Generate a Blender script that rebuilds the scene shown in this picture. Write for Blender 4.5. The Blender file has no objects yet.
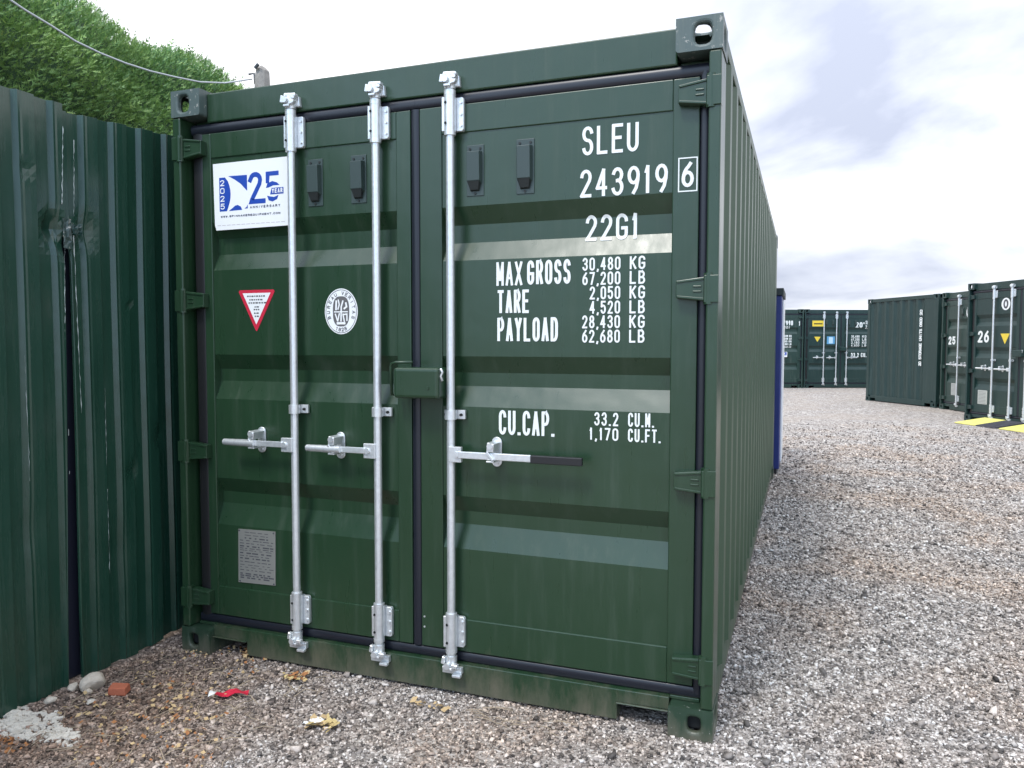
import bpy, bmesh, math, random
import numpy as np
from mathutils import Vector, Matrix
R = math.radians
random.seed(7)
S = bpy.context.scene
COL = S.collection

# ------------------------------------------------------------------ camera
CAM = Vector((2.7199, -2.8240, 1.4481))
cd = bpy.data.cameras.new('camera'); cam = bpy.data.objects.new('camera', cd); COL.objects.link(cam)
cam.location = CAM
cam.rotation_euler = (1.518995, -0.001208, 0.358834)
cd.sensor_width = 36.0; cd.lens = 777.03 / 1024 * 36.0
cd.clip_start = 0.05; cd.clip_end = 2000
S.camera = cam

# ------------------------------------------------------------------ world
SUN_EL, SUN_AZ = 54.0, 196.0      # azimuth measured clockwise from +Y
w = bpy.data.worlds.new('World'); S.world = w; w.use_nodes = True
nt = w.node_tree; N = nt.nodes; L = nt.links; N.clear()
def nd(tree, t, **k):
    n = tree.nodes.new(t)
    for a, b in k.items():
        if a == 'inp':
            for i, v in b.items(): n.inputs[i].default_value = v
        else: setattr(n, a, b)
    return n
out = nd(nt, 'ShaderNodeOutputWorld'); bg = nd(nt, 'ShaderNodeBackground', inp={1: 0.1})
sky = nd(nt, 'ShaderNodeTexSky', sky_type='NISHITA', sun_disc=False)
sky.sun_elevation = R(SUN_EL); sky.sun_rotation = R(SUN_AZ)
tc = nd(nt, 'ShaderNodeTexCoord')
sep = nd(nt, 'ShaderNodeSeparateXYZ'); L.new(tc.outputs['Generated'], sep.inputs[0])
vr = nd(nt, 'ShaderNodeVectorRotate', rotation_type='Z_AXIS'); vr.inputs['Angle'].default_value = R(20); L.new(tc.outputs['Generated'], vr.inputs['Vector'])
sp2 = nd(nt, 'ShaderNodeSeparateXYZ'); L.new(vr.outputs[0], sp2.inputs[0])
zc = nd(nt, 'ShaderNodeMath', operation='MAXIMUM', inp={1: 0.0}); L.new(sep.outputs[2], zc.inputs[0])
za = nd(nt, 'ShaderNodeMath', operation='ADD', inp={1: 0.22}); L.new(zc.outputs[0], za.inputs[0])
dx = nd(nt, 'ShaderNodeMath', operation='DIVIDE'); L.new(sp2.outputs[0], dx.inputs[0]); L.new(za.outputs[0], dx.inputs[1])
dy = nd(nt, 'ShaderNodeMath', operation='DIVIDE'); L.new(sp2.outputs[1], dy.inputs[0]); L.new(za.outputs[0], dy.inputs[1])
cb = nd(nt, 'ShaderNodeCombineXYZ', inp={2: 21.9}); L.new(dx.outputs[0], cb.inputs[0]); L.new(dy.outputs[0], cb.inputs[1])
n1 = nd(nt, 'ShaderNodeTexNoise', inp={'Scale': 0.95, 'Detail': 7.0, 'Roughness': 0.50, 'Distortion': 0.35}); L.new(cb.outputs[0], n1.inputs['Vector'])
r1 = nd(nt, 'ShaderNodeValToRGB'); L.new(n1.outputs[0], r1.inputs[0])
r1.color_ramp.elements[0].position = 0.38; r1.color_ramp.elements[0].color = (13.0, 13.0, 13.1, 1)
r1.color_ramp.elements[1].position = 0.62; r1.color_ramp.elements[1].color = (4.7, 5.1, 6.3, 1)
e = r1.color_ramp.elements.new(0.48); e.color = (9.2, 9.5, 10.3, 1)
# thicker, brighter cloud overhead; blue added to the unseen sky behind the camera, for door reflections
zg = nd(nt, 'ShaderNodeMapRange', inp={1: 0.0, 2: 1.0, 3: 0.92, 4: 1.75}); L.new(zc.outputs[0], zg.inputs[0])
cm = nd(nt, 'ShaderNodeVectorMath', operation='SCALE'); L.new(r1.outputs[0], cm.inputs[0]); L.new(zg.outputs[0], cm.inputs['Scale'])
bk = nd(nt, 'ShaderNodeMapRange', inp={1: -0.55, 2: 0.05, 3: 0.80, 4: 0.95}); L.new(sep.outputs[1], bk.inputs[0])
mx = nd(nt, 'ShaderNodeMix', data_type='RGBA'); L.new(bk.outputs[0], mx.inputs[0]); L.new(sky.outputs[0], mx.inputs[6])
# unseen sky behind the camera brightened and blued, added to tint door reflections
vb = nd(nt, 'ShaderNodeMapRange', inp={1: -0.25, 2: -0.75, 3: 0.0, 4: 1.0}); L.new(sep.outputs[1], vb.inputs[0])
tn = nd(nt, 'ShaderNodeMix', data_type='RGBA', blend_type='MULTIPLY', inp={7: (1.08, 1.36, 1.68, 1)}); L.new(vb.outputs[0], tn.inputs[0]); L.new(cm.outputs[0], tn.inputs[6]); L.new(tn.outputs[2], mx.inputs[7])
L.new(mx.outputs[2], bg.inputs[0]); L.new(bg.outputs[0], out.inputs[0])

sd = bpy.data.lights.new('sun', 'SUN'); sun = bpy.data.objects.new('sun', sd); COL.objects.link(sun)
sd.energy = 1.5; sd.angle = R(12); sd.color = (1.0, 0.96, 0.9)
az = R(SUN_AZ); el = R(SUN_EL)
sdir = Vector((math.sin(az) * math.cos(el), math.cos(az) * math.cos(el), math.sin(el)))
sun.rotation_euler = sdir.to_track_quat('Z', 'Y').to_euler(); sun.location = (0, -5, 12)
vs = S.view_settings
vs.view_transform = 'Standard'; vs.look = 'None'; vs.gamma = 1; vs.use_curve_mapping = False; vs.exposure = 0.42

# ------------------------------------------------------------------ materials
def newmat(name):
    m = bpy.data.materials.new(name); m.use_nodes = True
    b = m.node_tree.nodes['Principled BSDF']
    return m, m.node_tree, b
def plain(name, col, rough=0.5, metal=0.0, spec=0.5):
    m, t, b = newmat(name)
    b.inputs['Base Color'].default_value = (*col, 1); b.inputs['Roughness'].default_value = rough
    b.inputs['Metallic'].default_value = metal; b.inputs['Specular IOR Level'].default_value = spec
    return m
def paint(name, c0, c1, rough=0.34, bump=0.02, dust=0.12, scale=1.0, chip=None, coat=0.0, wav=0.0, mud=None):
    m, t, b = newmat(name); L = t.links
    tc = nd(t, 'ShaderNodeTexCoord')
    n1 = nd(t, 'ShaderNodeTexNoise', inp={'Scale': 2.3 * scale, 'Detail': 6.0, 'Roughness': 0.6}); L.new(tc.outputs['Object'], n1.inputs['Vector'])
    mp = nd(t, 'ShaderNodeMapping', inp={'Scale': (14, 14, 1.1)}); L.new(tc.outputs['Object'], mp.inputs[0])
    n2 = nd(t, 'ShaderNodeTexNoise', inp={'Scale': 1.6 * scale, 'Detail': 8.0, 'Roughness': 0.65}); L.new(mp.outputs[0], n2.inputs['Vector'])
    mix = nd(t, 'ShaderNodeMix', data_type='RGBA', inp={6: (*c0, 1), 7: (*c1, 1)}); L.new(n1.outputs[0], mix.inputs[0])
    rr = nd(t, 'ShaderNodeMapRange', inp={1: 0.52, 2: 0.85, 3: 0.0, 4: dust}); L.new(n2.outputs[0], rr.inputs[0])
    m2 = nd(t, 'ShaderNodeMix', data_type='RGBA', inp={7: (0.22, 0.24, 0.20, 1)}); L.new(rr.outputs[0], m2.inputs[0]); L.new(mix.outputs[2], m2.inputs[6])
    last = m2.outputs[2]
    if chip:
        n4 = nd(t, 'ShaderNodeTexNoise', inp={'Scale': 38.0, 'Detail': 5.0, 'Roughness': 0.7}); L.new(tc.outputs['Object'], n4.inputs['Vector'])
        r4 = nd(t, 'ShaderNodeMapRange', inp={1: chip, 2: chip + 0.03, 3: 0.0, 4: 1.0}); L.new(n4.outputs[0], r4.inputs[0])
        m4 = nd(t, 'ShaderNodeMix', data_type='RGBA', inp={7: (0.30, 0.30, 0.27, 1)}); L.new(r4.outputs[0], m4.inputs[0]); L.new(last, m4.inputs[6]); last = m4.outputs[2]
    if mud:      # splashed dirt along the foot, in irregular tongues
        sx = nd(t, 'ShaderNodeSeparateXYZ'); L.new(tc.outputs['Object'], sx.inputs[0])
        mpm = nd(t, 'ShaderNodeMapping', inp={'Scale': (9, 9, 3)}); L.new(tc.outputs['Object'], mpm.inputs[0])
        nm = nd(t, 'ShaderNodeTexNoise', inp={'Scale': 1.3, 'Detail': 9.0, 'Roughness': 0.75}); L.new(mpm.outputs[0], nm.inputs['Vector'])
        zz = nd(t, 'ShaderNodeMapRange', inp={1: 0.0, 2: mud, 3: 0.30, 4: -0.30}); L.new(sx.outputs[2], zz.inputs[0])
        ad = nd(t, 'ShaderNodeMath', operation='ADD'); L.new(nm.outputs[0], ad.inputs[0]); L.new(zz.outputs[0], ad.inputs[1])
        fr = nd(t, 'ShaderNodeMapRange', inp={1: 0.50, 2: 0.90, 3: 0.0, 4: 0.55}); L.new(ad.outputs[0], fr.inputs[0])
        mu = nd(t, 'ShaderNodeMix', data_type='RGBA', inp={7: (0.20, 0.165, 0.125, 1)}); L.new(fr.outputs[0], mu.inputs[0]); L.new(last, mu.inputs[6]); last = mu.outputs[2]
    L.new(last, b.inputs['Base Color'])
    ro = nd(t, 'ShaderNodeMapRange', inp={1: 0.3, 2: 0.7, 3: rough - 0.05, 4: rough + 0.09}); L.new(n2.outputs[0], ro.inputs[0]); L.new(ro.outputs[0], b.inputs['Roughness'])
    n3 = nd(t, 'ShaderNodeTexNoise', inp={'Scale': 260.0, 'Detail': 2.0}); L.new(tc.outputs['Object'], n3.inputs['Vector'])
    bp = nd(t, 'ShaderNodeBump', inp={'Strength': 0.10, 'Distance': bump * 0.05}); L.new(n3.outputs[0], bp.inputs['Height'])
    n5 = nd(t, 'ShaderNodeTexNoise', inp={'Scale': 5.0, 'Detail': 2.0}); L.new(tc.outputs['Object'], n5.inputs['Vector'])
    b5 = nd(t, 'ShaderNodeBump', inp={'Strength': 0.35, 'Distance': 0.01 + wav}); L.new(n5.outputs[0], b5.inputs['Height']); L.new(bp.outputs[0], b5.inputs['Normal'])
    L.new(b5.outputs[0], b.inputs['Normal'])
    b.inputs['Coat Weight'].default_value = coat; b.inputs['Coat Roughness'].default_value = 0.22
    return m
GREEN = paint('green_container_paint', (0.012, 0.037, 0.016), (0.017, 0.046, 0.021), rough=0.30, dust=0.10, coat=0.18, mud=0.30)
SIDE = paint('green_paint_side_sheen', (0.020, 0.055, 0.026), (0.027, 0.066, 0.034), rough=0.40, dust=0.15, mud=0.25)  # same green as the doors, lightened to imitate sheen along the side walls
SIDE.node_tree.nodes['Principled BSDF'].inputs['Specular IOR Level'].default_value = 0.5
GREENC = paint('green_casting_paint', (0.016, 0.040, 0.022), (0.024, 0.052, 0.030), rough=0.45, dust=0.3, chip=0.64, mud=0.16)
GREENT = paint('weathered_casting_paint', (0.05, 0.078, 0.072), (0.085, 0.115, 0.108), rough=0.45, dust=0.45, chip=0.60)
GREEN_B = paint('green_yard_paint', (0.008, 0.029, 0.026), (0.013, 0.037, 0.033), rough=0.42, dust=0.16)
GREEN_D = paint('faded_yard_paint', (0.011, 0.034, 0.026), (0.019, 0.045, 0.036), rough=0.45, dust=0.25)
FENCE = paint('fence_paint', (0.011, 0.044, 0.028), (0.016, 0.056, 0.037), rough=0.24, dust=0.08, wav=0.006, coat=0.3)
BLUE = paint('blue_paint', (0.008, 0.018, 0.12), (0.014, 0.03, 0.17), rough=0.4, dust=0.1)
RUBBER = plain('gasket_rubber', (0.010, 0.012, 0.019), 0.34)
BLACK = plain('black_plastic', (0.012, 0.012, 0.013), 0.4)
DARK = plain('dark_hole', (0.008, 0.009, 0.009), 0.8)
WHITE = plain('white_vinyl', (0.80, 0.81, 0.80), 0.45)
LET = plain('white_lettering', (0.76, 0.78, 0.75), 0.5)
BLUEV = plain('blue_vinyl', (0.012, 0.06, 0.36), 0.4)
REDV = plain('red_vinyl', (0.55, 0.02, 0.05), 0.45)
GREYV = plain('grey_print', (0.07, 0.07, 0.08), 0.5)
YELV = plain('yellow_vinyl', (0.75, 0.55, 0.05), 0.5)
def galv():
    m, t, b = newmat('galvanised_steel'); L = t.links
    tc = nd(t, 'ShaderNodeTexCoord')
    n = nd(t, 'ShaderNodeTexNoise', inp={'Scale': 45.0, 'Detail': 5.0, 'Roughness': 0.7}); L.new(tc.outputs['Object'], n.inputs['Vector'])
    r = nd(t, 'ShaderNodeValToRGB'); L.new(n.outputs[0], r.inputs[0])
    r.color_ramp.elements[0].position = 0.3; r.color_ramp.elements[0].color = (0.66, 0.68, 0.69, 1)
    r.color_ramp.elements[1].position = 0.7; r.color_ramp.elements[1].color = (0.80, 0.82, 0.82, 1)
    L.new(r.outputs[0], b.inputs['Base Color']); b.inputs['Metallic'].default_value = 0.65
    ro = nd(t, 'ShaderNodeMapRange', inp={3: 0.26, 4: 0.42}); L.new(n.outputs[0], ro.inputs[0]); L.new(ro.outputs[0], b.inputs['Roughness'])
    bp = nd(t, 'ShaderNodeBump', inp={'Strength': 0.25, 'Distance': 0.002}); L.new(n.outputs[0], bp.inputs['Height']); L.new(bp.outputs[0], b.inputs['Normal'])
    return m
GALV = galv()
PLATE = plain('plate_metal', (0.29, 0.29, 0.265), 0.45, 0.4)

# ------------------------------------------------------------------ mesh helpers
class MB:
    def __init__(s): s.v = []; s.f = []; s.m = []; s.sm = []
    def add(s, vs, fs, mi=0, smooth=False):
        o = len(s.v); s.v += [tuple(p) for p in vs]
        for f in fs: s.f.append([i + o for i in f]); s.m.append(mi); s.sm.append(smooth)
    def box(s, x0, x1, y0, y1, z0, z1, mi=0):
        s.add([(x0,y0,z0),(x1,y0,z0),(x1,y1,z0),(x0,y1,z0),(x0,y0,z1),(x1,y0,z1),(x1,y1,z1),(x0,y1,z1)],
              [(0,3,2,1),(4,5,6,7),(0,1,5,4),(1,2,6,5),(2,3,7,6),(3,0,4,7)], mi)
    def hexa(s, p, mi=0):      # 8 points, box order
        s.add(p, [(0,3,2,1),(4,5,6,7),(0,1,5,4),(1,2,6,5),(2,3,7,6),(3,0,4,7)], mi)
    def prism(s, poly, y0, y1, mi=0):   # poly in (x,z), counter clockwise seen from -y
        n = len(poly)
        s.add([(x,y0,z) for x,z in poly] + [(x,y1,z) for x,z in poly],
              [tuple(range(n)), tuple(range(2*n-1, n-1, -1))] + [((i+1)%n, i, i+n, (i+1)%n+n) for i in range(n)], mi)
    def cyl(s, a, b, r0, r1=None, n=12, mi=0, caps=True, smooth=True):
        a = Vector(a); b = Vector(b); r1 = r0 if r1 is None else r1
        d = (b - a).normalized(); u = d.orthogonal().normalized(); v = d.cross(u)
        P = []
        for c, r in ((a, r0), (b, r1)):
            for i in range(n):
                t = 2*math.pi*i/n; P.append(c + u*math.cos(t)*r + v*math.sin(t)*r)
        s.add(P, [(i, (i+1)%n, (i+1)%n+n, i+n) for i in range(n)], mi, smooth)
        if caps: s.add(P, [tuple(range(n-1,-1,-1)), tuple(range(n, 2*n))], mi, False)
    def tube(s, pts, r, n=8, mi=0, smooth=True):
        pts = [Vector(p) for p in pts]; P = []; k = len(pts)
        u = None
        for i, p in enumerate(pts):
            d = (pts[min(i+1,k-1)] - pts[max(i-1,0)]).normalized()
            u = d.orthogonal().normalized() if u is None else (u - d*u.dot(d)).normalized()
            v = d.cross(u); rr = r[i] if isinstance(r, (list, tuple)) else r
            for j in range(n):
                t = 2*math.pi*j/n; P.append(p + u*math.cos(t)*rr + v*math.sin(t)*rr)
        F = [(i*n+j, i*n+(j+1)%n, (i+1)*n+(j+1)%n, (i+1)*n+j) for i in range(k-1) for j in range(n)]
        F += [tuple(range(n-1,-1,-1)), tuple(range((k-1)*n, k*n))]
        s.add(P, F, mi, smooth)
    def grid(s, rows, mi=0, smooth=False):   # rows of equal-length point lists
        a = len(rows); b = len(rows[0]); P = [p for r in rows for p in r]
        s.add(P, [(i*b+j, i*b+j+1, (i+1)*b+j+1, (i+1)*b+j) for i in range(a-1) for j in range(b-1)], mi, smooth)
    def build(s, name, mats, parent=None, bevel=None, weld=False, segs=2, ang=50):
        me = bpy.data.meshes.new(name); me.from_pydata([tuple(p) for p in s.v], [], s.f)
        if not isinstance(mats, (list, tuple)): mats = [mats]
        for m in mats: me.materials.append(m)
        me.polygons.foreach_set('material_index', s.m); me.polygons.foreach_set('use_smooth', s.sm)
        if weld:
            bm = bmesh.new(); bm.from_mesh(me); bmesh.ops.remove_doubles(bm, verts=bm.verts, dist=1e-5)
            bmesh.ops.recalc_face_normals(bm, faces=bm.faces); bm.to_mesh(me); bm.free()
        me.update()
        o = bpy.data.objects.new(name, me); COL.objects.link(o)
        if parent is not None: o.parent = parent
        if bevel:
            b = o.modifiers.new('bevel', 'BEVEL'); b.width = bevel; b.segments = segs; b.limit_method = 'ANGLE'; b.angle_limit = R(ang)
        return o
def tag(o, label=None, cat=None, group=None, kind=None):
    if label: o['label'] = label
    if cat: o['category'] = cat
    if group: o['group'] = group
    if kind: o['kind'] = kind
    return o
def empty(name, loc, rz=0):
    o = bpy.data.objects.new(name, None); COL.objects.link(o); o.location = loc; o.rotation_euler = (0,0,rz); o.empty_display_size = 0.2
    return o

# ------------------------------------------------------------------ stroke lettering (own glyphs, cell 0..1 wide, 0..1 tall)
def arc(cx, cy, rx, ry, a0, a1, n=8):
    return [(cx+rx*math.cos(R(a0+(a1-a0)*i/n)), cy+ry*math.sin(R(a0+(a1-a0)*i/n))) for i in range(n+1)]
def O_(x0=0, x1=1, y0=0, y1=1, r=0.5, ry=0.22):
    cx=(x0+x1)/2; rx=(x1-x0)/2
    return arc(cx, y1-ry, rx, ry, 0, 180, 10) + arc(cx, y0+ry, rx, ry, 180, 360, 10) + [(x1, y1-ry)]
G = {
 'A': [[(0,0),(.5,1),(1,0)], [(.2,.3),(.8,.3)]],
 'B': [[(0,.5),(.55,.5)] + arc(.55,.25,.45,.25,90,-90) + [(0,0),(0,1)] + [(.5,1)] + arc(.5,.76,.42,.24,90,-80)],
 'C': [arc(.5,.78,.5,.22,0,180,10) + arc(.5,.22,.5,.22,180,360,10)],
 'D': [[(0,0),(0,1),(.4,1)] + arc(.5,.7,.5,.3,90,0,6) + arc(.5,.3,.5,.3,0,-90,6) + [(0,0)]],
 'E': [[(1,1),(0,1),(0,0),(1,0)], [(0,.52),(.85,.52)]],
 'F': [[(1,1),(0,1),(0,0)], [(0,.52),(.85,.52)]],
 'G': [arc(.5,.78,.5,.22,0,180,10) + arc(.5,.22,.5,.22,180,360,10) + [(1,.45),(.55,.45)]],
 'I': [[(.5,0),(.5,1)]],
 'K': [[(0,0),(0,1)], [(1,1),(.05,.42)], [(.3,.6),(1,0)]],
 'L': [[(0,1),(0,0),(.95,0)]],
 'M': [[(0,0),(0,1)],[(0,1),(.5,.22),(1,1)],[(1,1),(1,0)]],
 'N': [[(0,0),(0,1),(1,0),(1,1)]],
 'O': [O_()], '0': [O_()],
 'P': [[(0,0),(0,1),(.5,1)] + arc(.5,.74,.5,.26,90,-90) + [(0,.48)]],
 'Q': [O_(), [(.6,.2),(1,-.05)]],
 'R': [[(0,0),(0,1),(.5,1)] + arc(.5,.75,.48,.25,90,-90) + [(0,.5)], [(.55,.48),(1,0)]],
 'S': [arc(.5,.78,.48,.22,10,180,9) + arc(.5,.76,.48,.24,180,255,4) + arc(.5,.26,.48,.26,75,0,4) + arc(.5,.22,.48,.22,0,-170,9)],
 'T': [[(0,1),(1,1)], [(.5,1),(.5,0)]],
 'U': [[(0,1)] + arc(.5,.25,.5,.25,180,360,10) + [(1,1)]],
 'V': [[(0,1),(.5,0),(1,1)]], 'W': [[(0,1),(.25,0),(.5,.75),(.75,0),(1,1)]],
 'X': [[(0,0),(1,1)], [(0,1),(1,0)]], 'Y': [[(0,1),(.5,.5),(1,1)], [(.5,.5),(.5,0)]],
 '1': [[(.2,.8),(.55,1),(.55,0)]],
 '2': [arc(.5,.76,.48,.24,175,-10,10) + [(.9,.6),(0,.0),(1,0)]],
 '3': [arc(.5,.76,.46,.24,165,-70,10) + [(.45,.53)], arc(.5,.27,.5,.27,85,-165,12)],
 '4': [[(.72,0),(.72,1),(0,.28),(1,.28)]],
 '5': [[(.95,1),(.1,1),(.06,.56)] + arc(.5,.33,.5,.33,125,-160,12)],
 '6': [arc(.5,.3,.5,.3,0,360,16)[:-1] + [(1,.3)], [(.8,1)] + arc(1.02,.3,1.0,.62,118,180,6)],
 '7': [[(0,1),(1,1),(.35,0)]],
 '8': [arc(.5,.26,.5,.26,0,360,16), arc(.5,.76,.42,.24,0,360,16)],
 '9': [arc(.5,.7,.5,.3,0,360,16), [(1,.7),(.97,.5),(.8,.2),(.5,0)]],
 '.': [[(.38,0),(.62,0)]], ',': [[(.6,.05),(.45,-.12)]], "'": [[(.5,1),(.45,.8)]], ' ': [], '-': [[(.1,.5),(.9,.5)]],
}
def ribbon(mb, pts, hw, fn, mi=0, lift=0.0, closed=False):
    q = [Vector((a, b)) for a, b in pts]
    if (q[0]-q[-1]).length < 1e-6: closed = True; q = q[:-1]
    seg = []                      # subdivide so that it follows the profile
    n = len(q); m = n if closed else n-1
    for i in range(m):
        a, b = q[i], q[(i+1) % n]; k = max(1, int((b-a).length/0.012)) if fn.__name__ != 'flat' else 1
        for j in range(k): seg.append(a.lerp(b, j/k))
    if not closed: seg.append(q[-1])
    q = seg; n = len(q); A = []; B = []
    if not closed:                # square caps
        q[0] = q[0] - (q[1]-q[0]).normalized()*hw*0.75; q[-1] = q[-1] + (q[-1]-q[-2]).normalized()*hw*0.75
    for i in range(n):
        p = q[i]
        d0 = (p - q[i-1]).normalized() if (i > 0 or closed) else (q[1]-p).normalized()
        d1 = (q[(i+1) % n] - p).normalized() if (i < n-1 or closed) else d0
        n0 = Vector((-d0.y, d0.x)); n1 = Vector((-d1.y, d1.x)); mm = n0+n1
        if mm.length < 1e-4: mm = n0.copy()
        mm.normalize(); s_ = hw/max(0.45, mm.dot(n0))
        A.append(p + mm*s_); B.append(p - mm*s_)
    P = [fn(a.x, a.y, lift) for a in A] + [fn(b.x, b.y, lift) for b in B]
    F = [(i, i+n, (i+1) % n+n, (i+1) % n) for i in range(n if closed else n-1)]
    mb.add(P, F, mi)
def pieces(c):
    out = []
    for pl in G.get(c, []):
        cur = [pl[0]]
        for i in range(1, len(pl)):
            cur.append(pl[i])
            if i < len(pl)-1:
                a = Vector(pl[i])-Vector(pl[i-1]); b = Vector(pl[i+1])-Vector(pl[i])
                if a.length > 1e-5 and b.length > 1e-5 and a.angle(b) > R(42): out.append(cur); cur = [pl[i]]
        out.append(cur)
    return out
def text(mb, s, x0, x1, z0, z1, hw, fn, mi=0, gap=0.32, lift=0.0):
    n = len(s); wts = [0.45 if c in ".,'" else (0.5 if c == ' ' else (0.6 if c in '1I' else 1.0)) for c in s]
    g = gap; tot = sum(wts) + g*(n-1); u = (x1-x0)/tot; x = x0
    for c, wt in zip(s, wts):
        cw = u*wt
        for k, pl in enumerate(pieces(c)):
            pp = [(x + hw + a*(cw-2*hw), z0 + hw + b*(z1-z0-2*hw)) for a, b in pl]
            if c in '.,': pp = [(x+cw*.5-hw*.4, z0+hw), (x+cw*.5+hw*.4, z0+hw)] if c == '.' else [(x+cw*.6, z0+hw), (x+cw*.4, z0-hw*.9)]
            ribbon(mb, pp, hw, fn, mi, lift + k*0.00025)
        x += cw + u*g

# ------------------------------------------------------------------ container builder
W, LEN, H = 2.438, 6.058, 2.591
GR = [(1.998, 1.928, 1.856, 1.782), (1.397, 1.330, 1.275, 1.193), (0.825, 0.757, 0.703, 0.607)]
FY, PY, DY = 0.050, 0.056, 0.092
def prof(z):
    for a, b, c, d in GR:
        if d <= z <= a:
            if z > b: return PY + (DY-PY)*(a-z)/(a-b)
            if z > c: return DY
            return PY + (DY-PY)*(z-d)/(c-d)
    return PY
def on_door(x, z, lift=0.0): return (x, prof(z) - 0.0022 - lift, z)
def on_stile(x, z, lift=0.0): return (x, FY - 0.0022 - lift, z)
def flat(x, z, lift=0.0): return (x, -lift, z)
def plane_fn(y):
    def flat(x, z, lift=0.0): return (x, y - lift, z)
    return flat

def holed(mb, o, u, v, wd, ht, rx, ry, inn, t=0.022, mi=0, n=16, cx=None, cy=None):
    o, u, v, inn = Vector(o), Vector(u), Vector(v), Vector(inn)
    cx = wd/2 if cx is None else cx; cy = ht/2 if cy is None else cy
    P = []; Q = []
    for i in range(n):
        a = 2*math.pi*(i+0.5)/n; c, s_ = math.cos(a), math.sin(a)
        e = 2/3.2
        P.append((cx + rx*math.copysign(abs(c)**e, c), cy + ry*math.copysign(abs(s_)**e, s_)))
        k = min(((wd-cx) if c > 0 else cx)/max(abs(c),1e-6), ((ht-cy) if s_ > 0 else cy)/max(abs(s_),1e-6))
        Q.append([cx+c*k, cy+s_*k])
    corners = [(wd,ht),(0,ht),(0,0),(wd,0)]
    for ccx, ccy in corners:       # snap the nearest ray end to each corner
        j = min(range(n), key=lambda i: (Q[i][0]-ccx)**2+(Q[i][1]-ccy)**2); Q[j] = [ccx, ccy]
    f = lambda p, d: o + u*p[0] + v*p[1] + inn*d
    V = [f(p,0) for p in Q] + [f(p,0) for p in P] + [f(p,t) for p in P]
    F = []
    for i in range(n):
        j = (i+1) % n
        F += [(i, j, j+n, i+n), (i+n, j+n, j+2*n, i+2*n)]
    mb.add(V, F, mi)
def casting(parent, x0, y0, z0, left, top, front, mat):
    wd, dp, ht = 0.162, 0.178, 0.118
    mb = MB()
    x1, y1, z1 = x0+wd, y0+dp, z0+ht
    ye = y0 if front else y1; yi = y1 if front else y0
    holed(mb, (x0, ye, z0), (1,0,0), (0,0,1), wd, ht, *( (0.030, 0.037) if top else (0.024, 0.029) ), (0, 1 if front else -1, 0), cx=wd*(0.42 if left else 0.58))
    xe = x0 if left else x1; xi = x1 if left else x0
    holed(mb, (xe, y0, z0), (0,1,0), (0,0,1), dp, ht, 0.040, 0.036, (1 if left else -1, 0, 0))
    ze = z1 if top else z0; zi = z0 if top else z1
    holed(mb, (x0, y0, ze), (1,0,0), (0,1,0), wd, dp, 0.033, 0.062, (0, 0, -1 if top else 1))
    mb.add([(xi,y0,z0),(xi,y1,z0),(xi,y1,z1),(xi,y0,z1)], [(0,1,2,3)])
    mb.add([(x0,yi,z0),(x1,yi,z0),(x1,yi,z1),(x0,yi,z1)], [(0,1,2,3)])
    mb.add([(x0,y0,zi),(x1,y0,zi),(x1,y1,zi),(x0,y1,zi)], [(0,1,2,3)])
    if not top: mb.box(x0+.03, x1-.03, y0+.035, y1-.03, z0+.026, z1-.004, mi=1)  # dark block added to stand for the shade inside the holes
    return mb.build('corner_casting', [mat, DARK], parent, bevel=0.011, segs=3, ang=60, weld=True)

def corr(y0, y1, pitch=0.278, flat_o=0.072, sl=0.068, fl_i=0.070):
    pts = []; y = y0 + 0.02; pts.append((y0, 0)); pts.append((y, 0))
    while y + pitch < y1 - 0.01:
        pts += [(y+sl, 1), (y+sl+fl_i, 1), (y+2*sl+fl_i, 0), (y+pitch, 0)]
        y += pitch
    pts.append((y1, 0)); return pts

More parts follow.
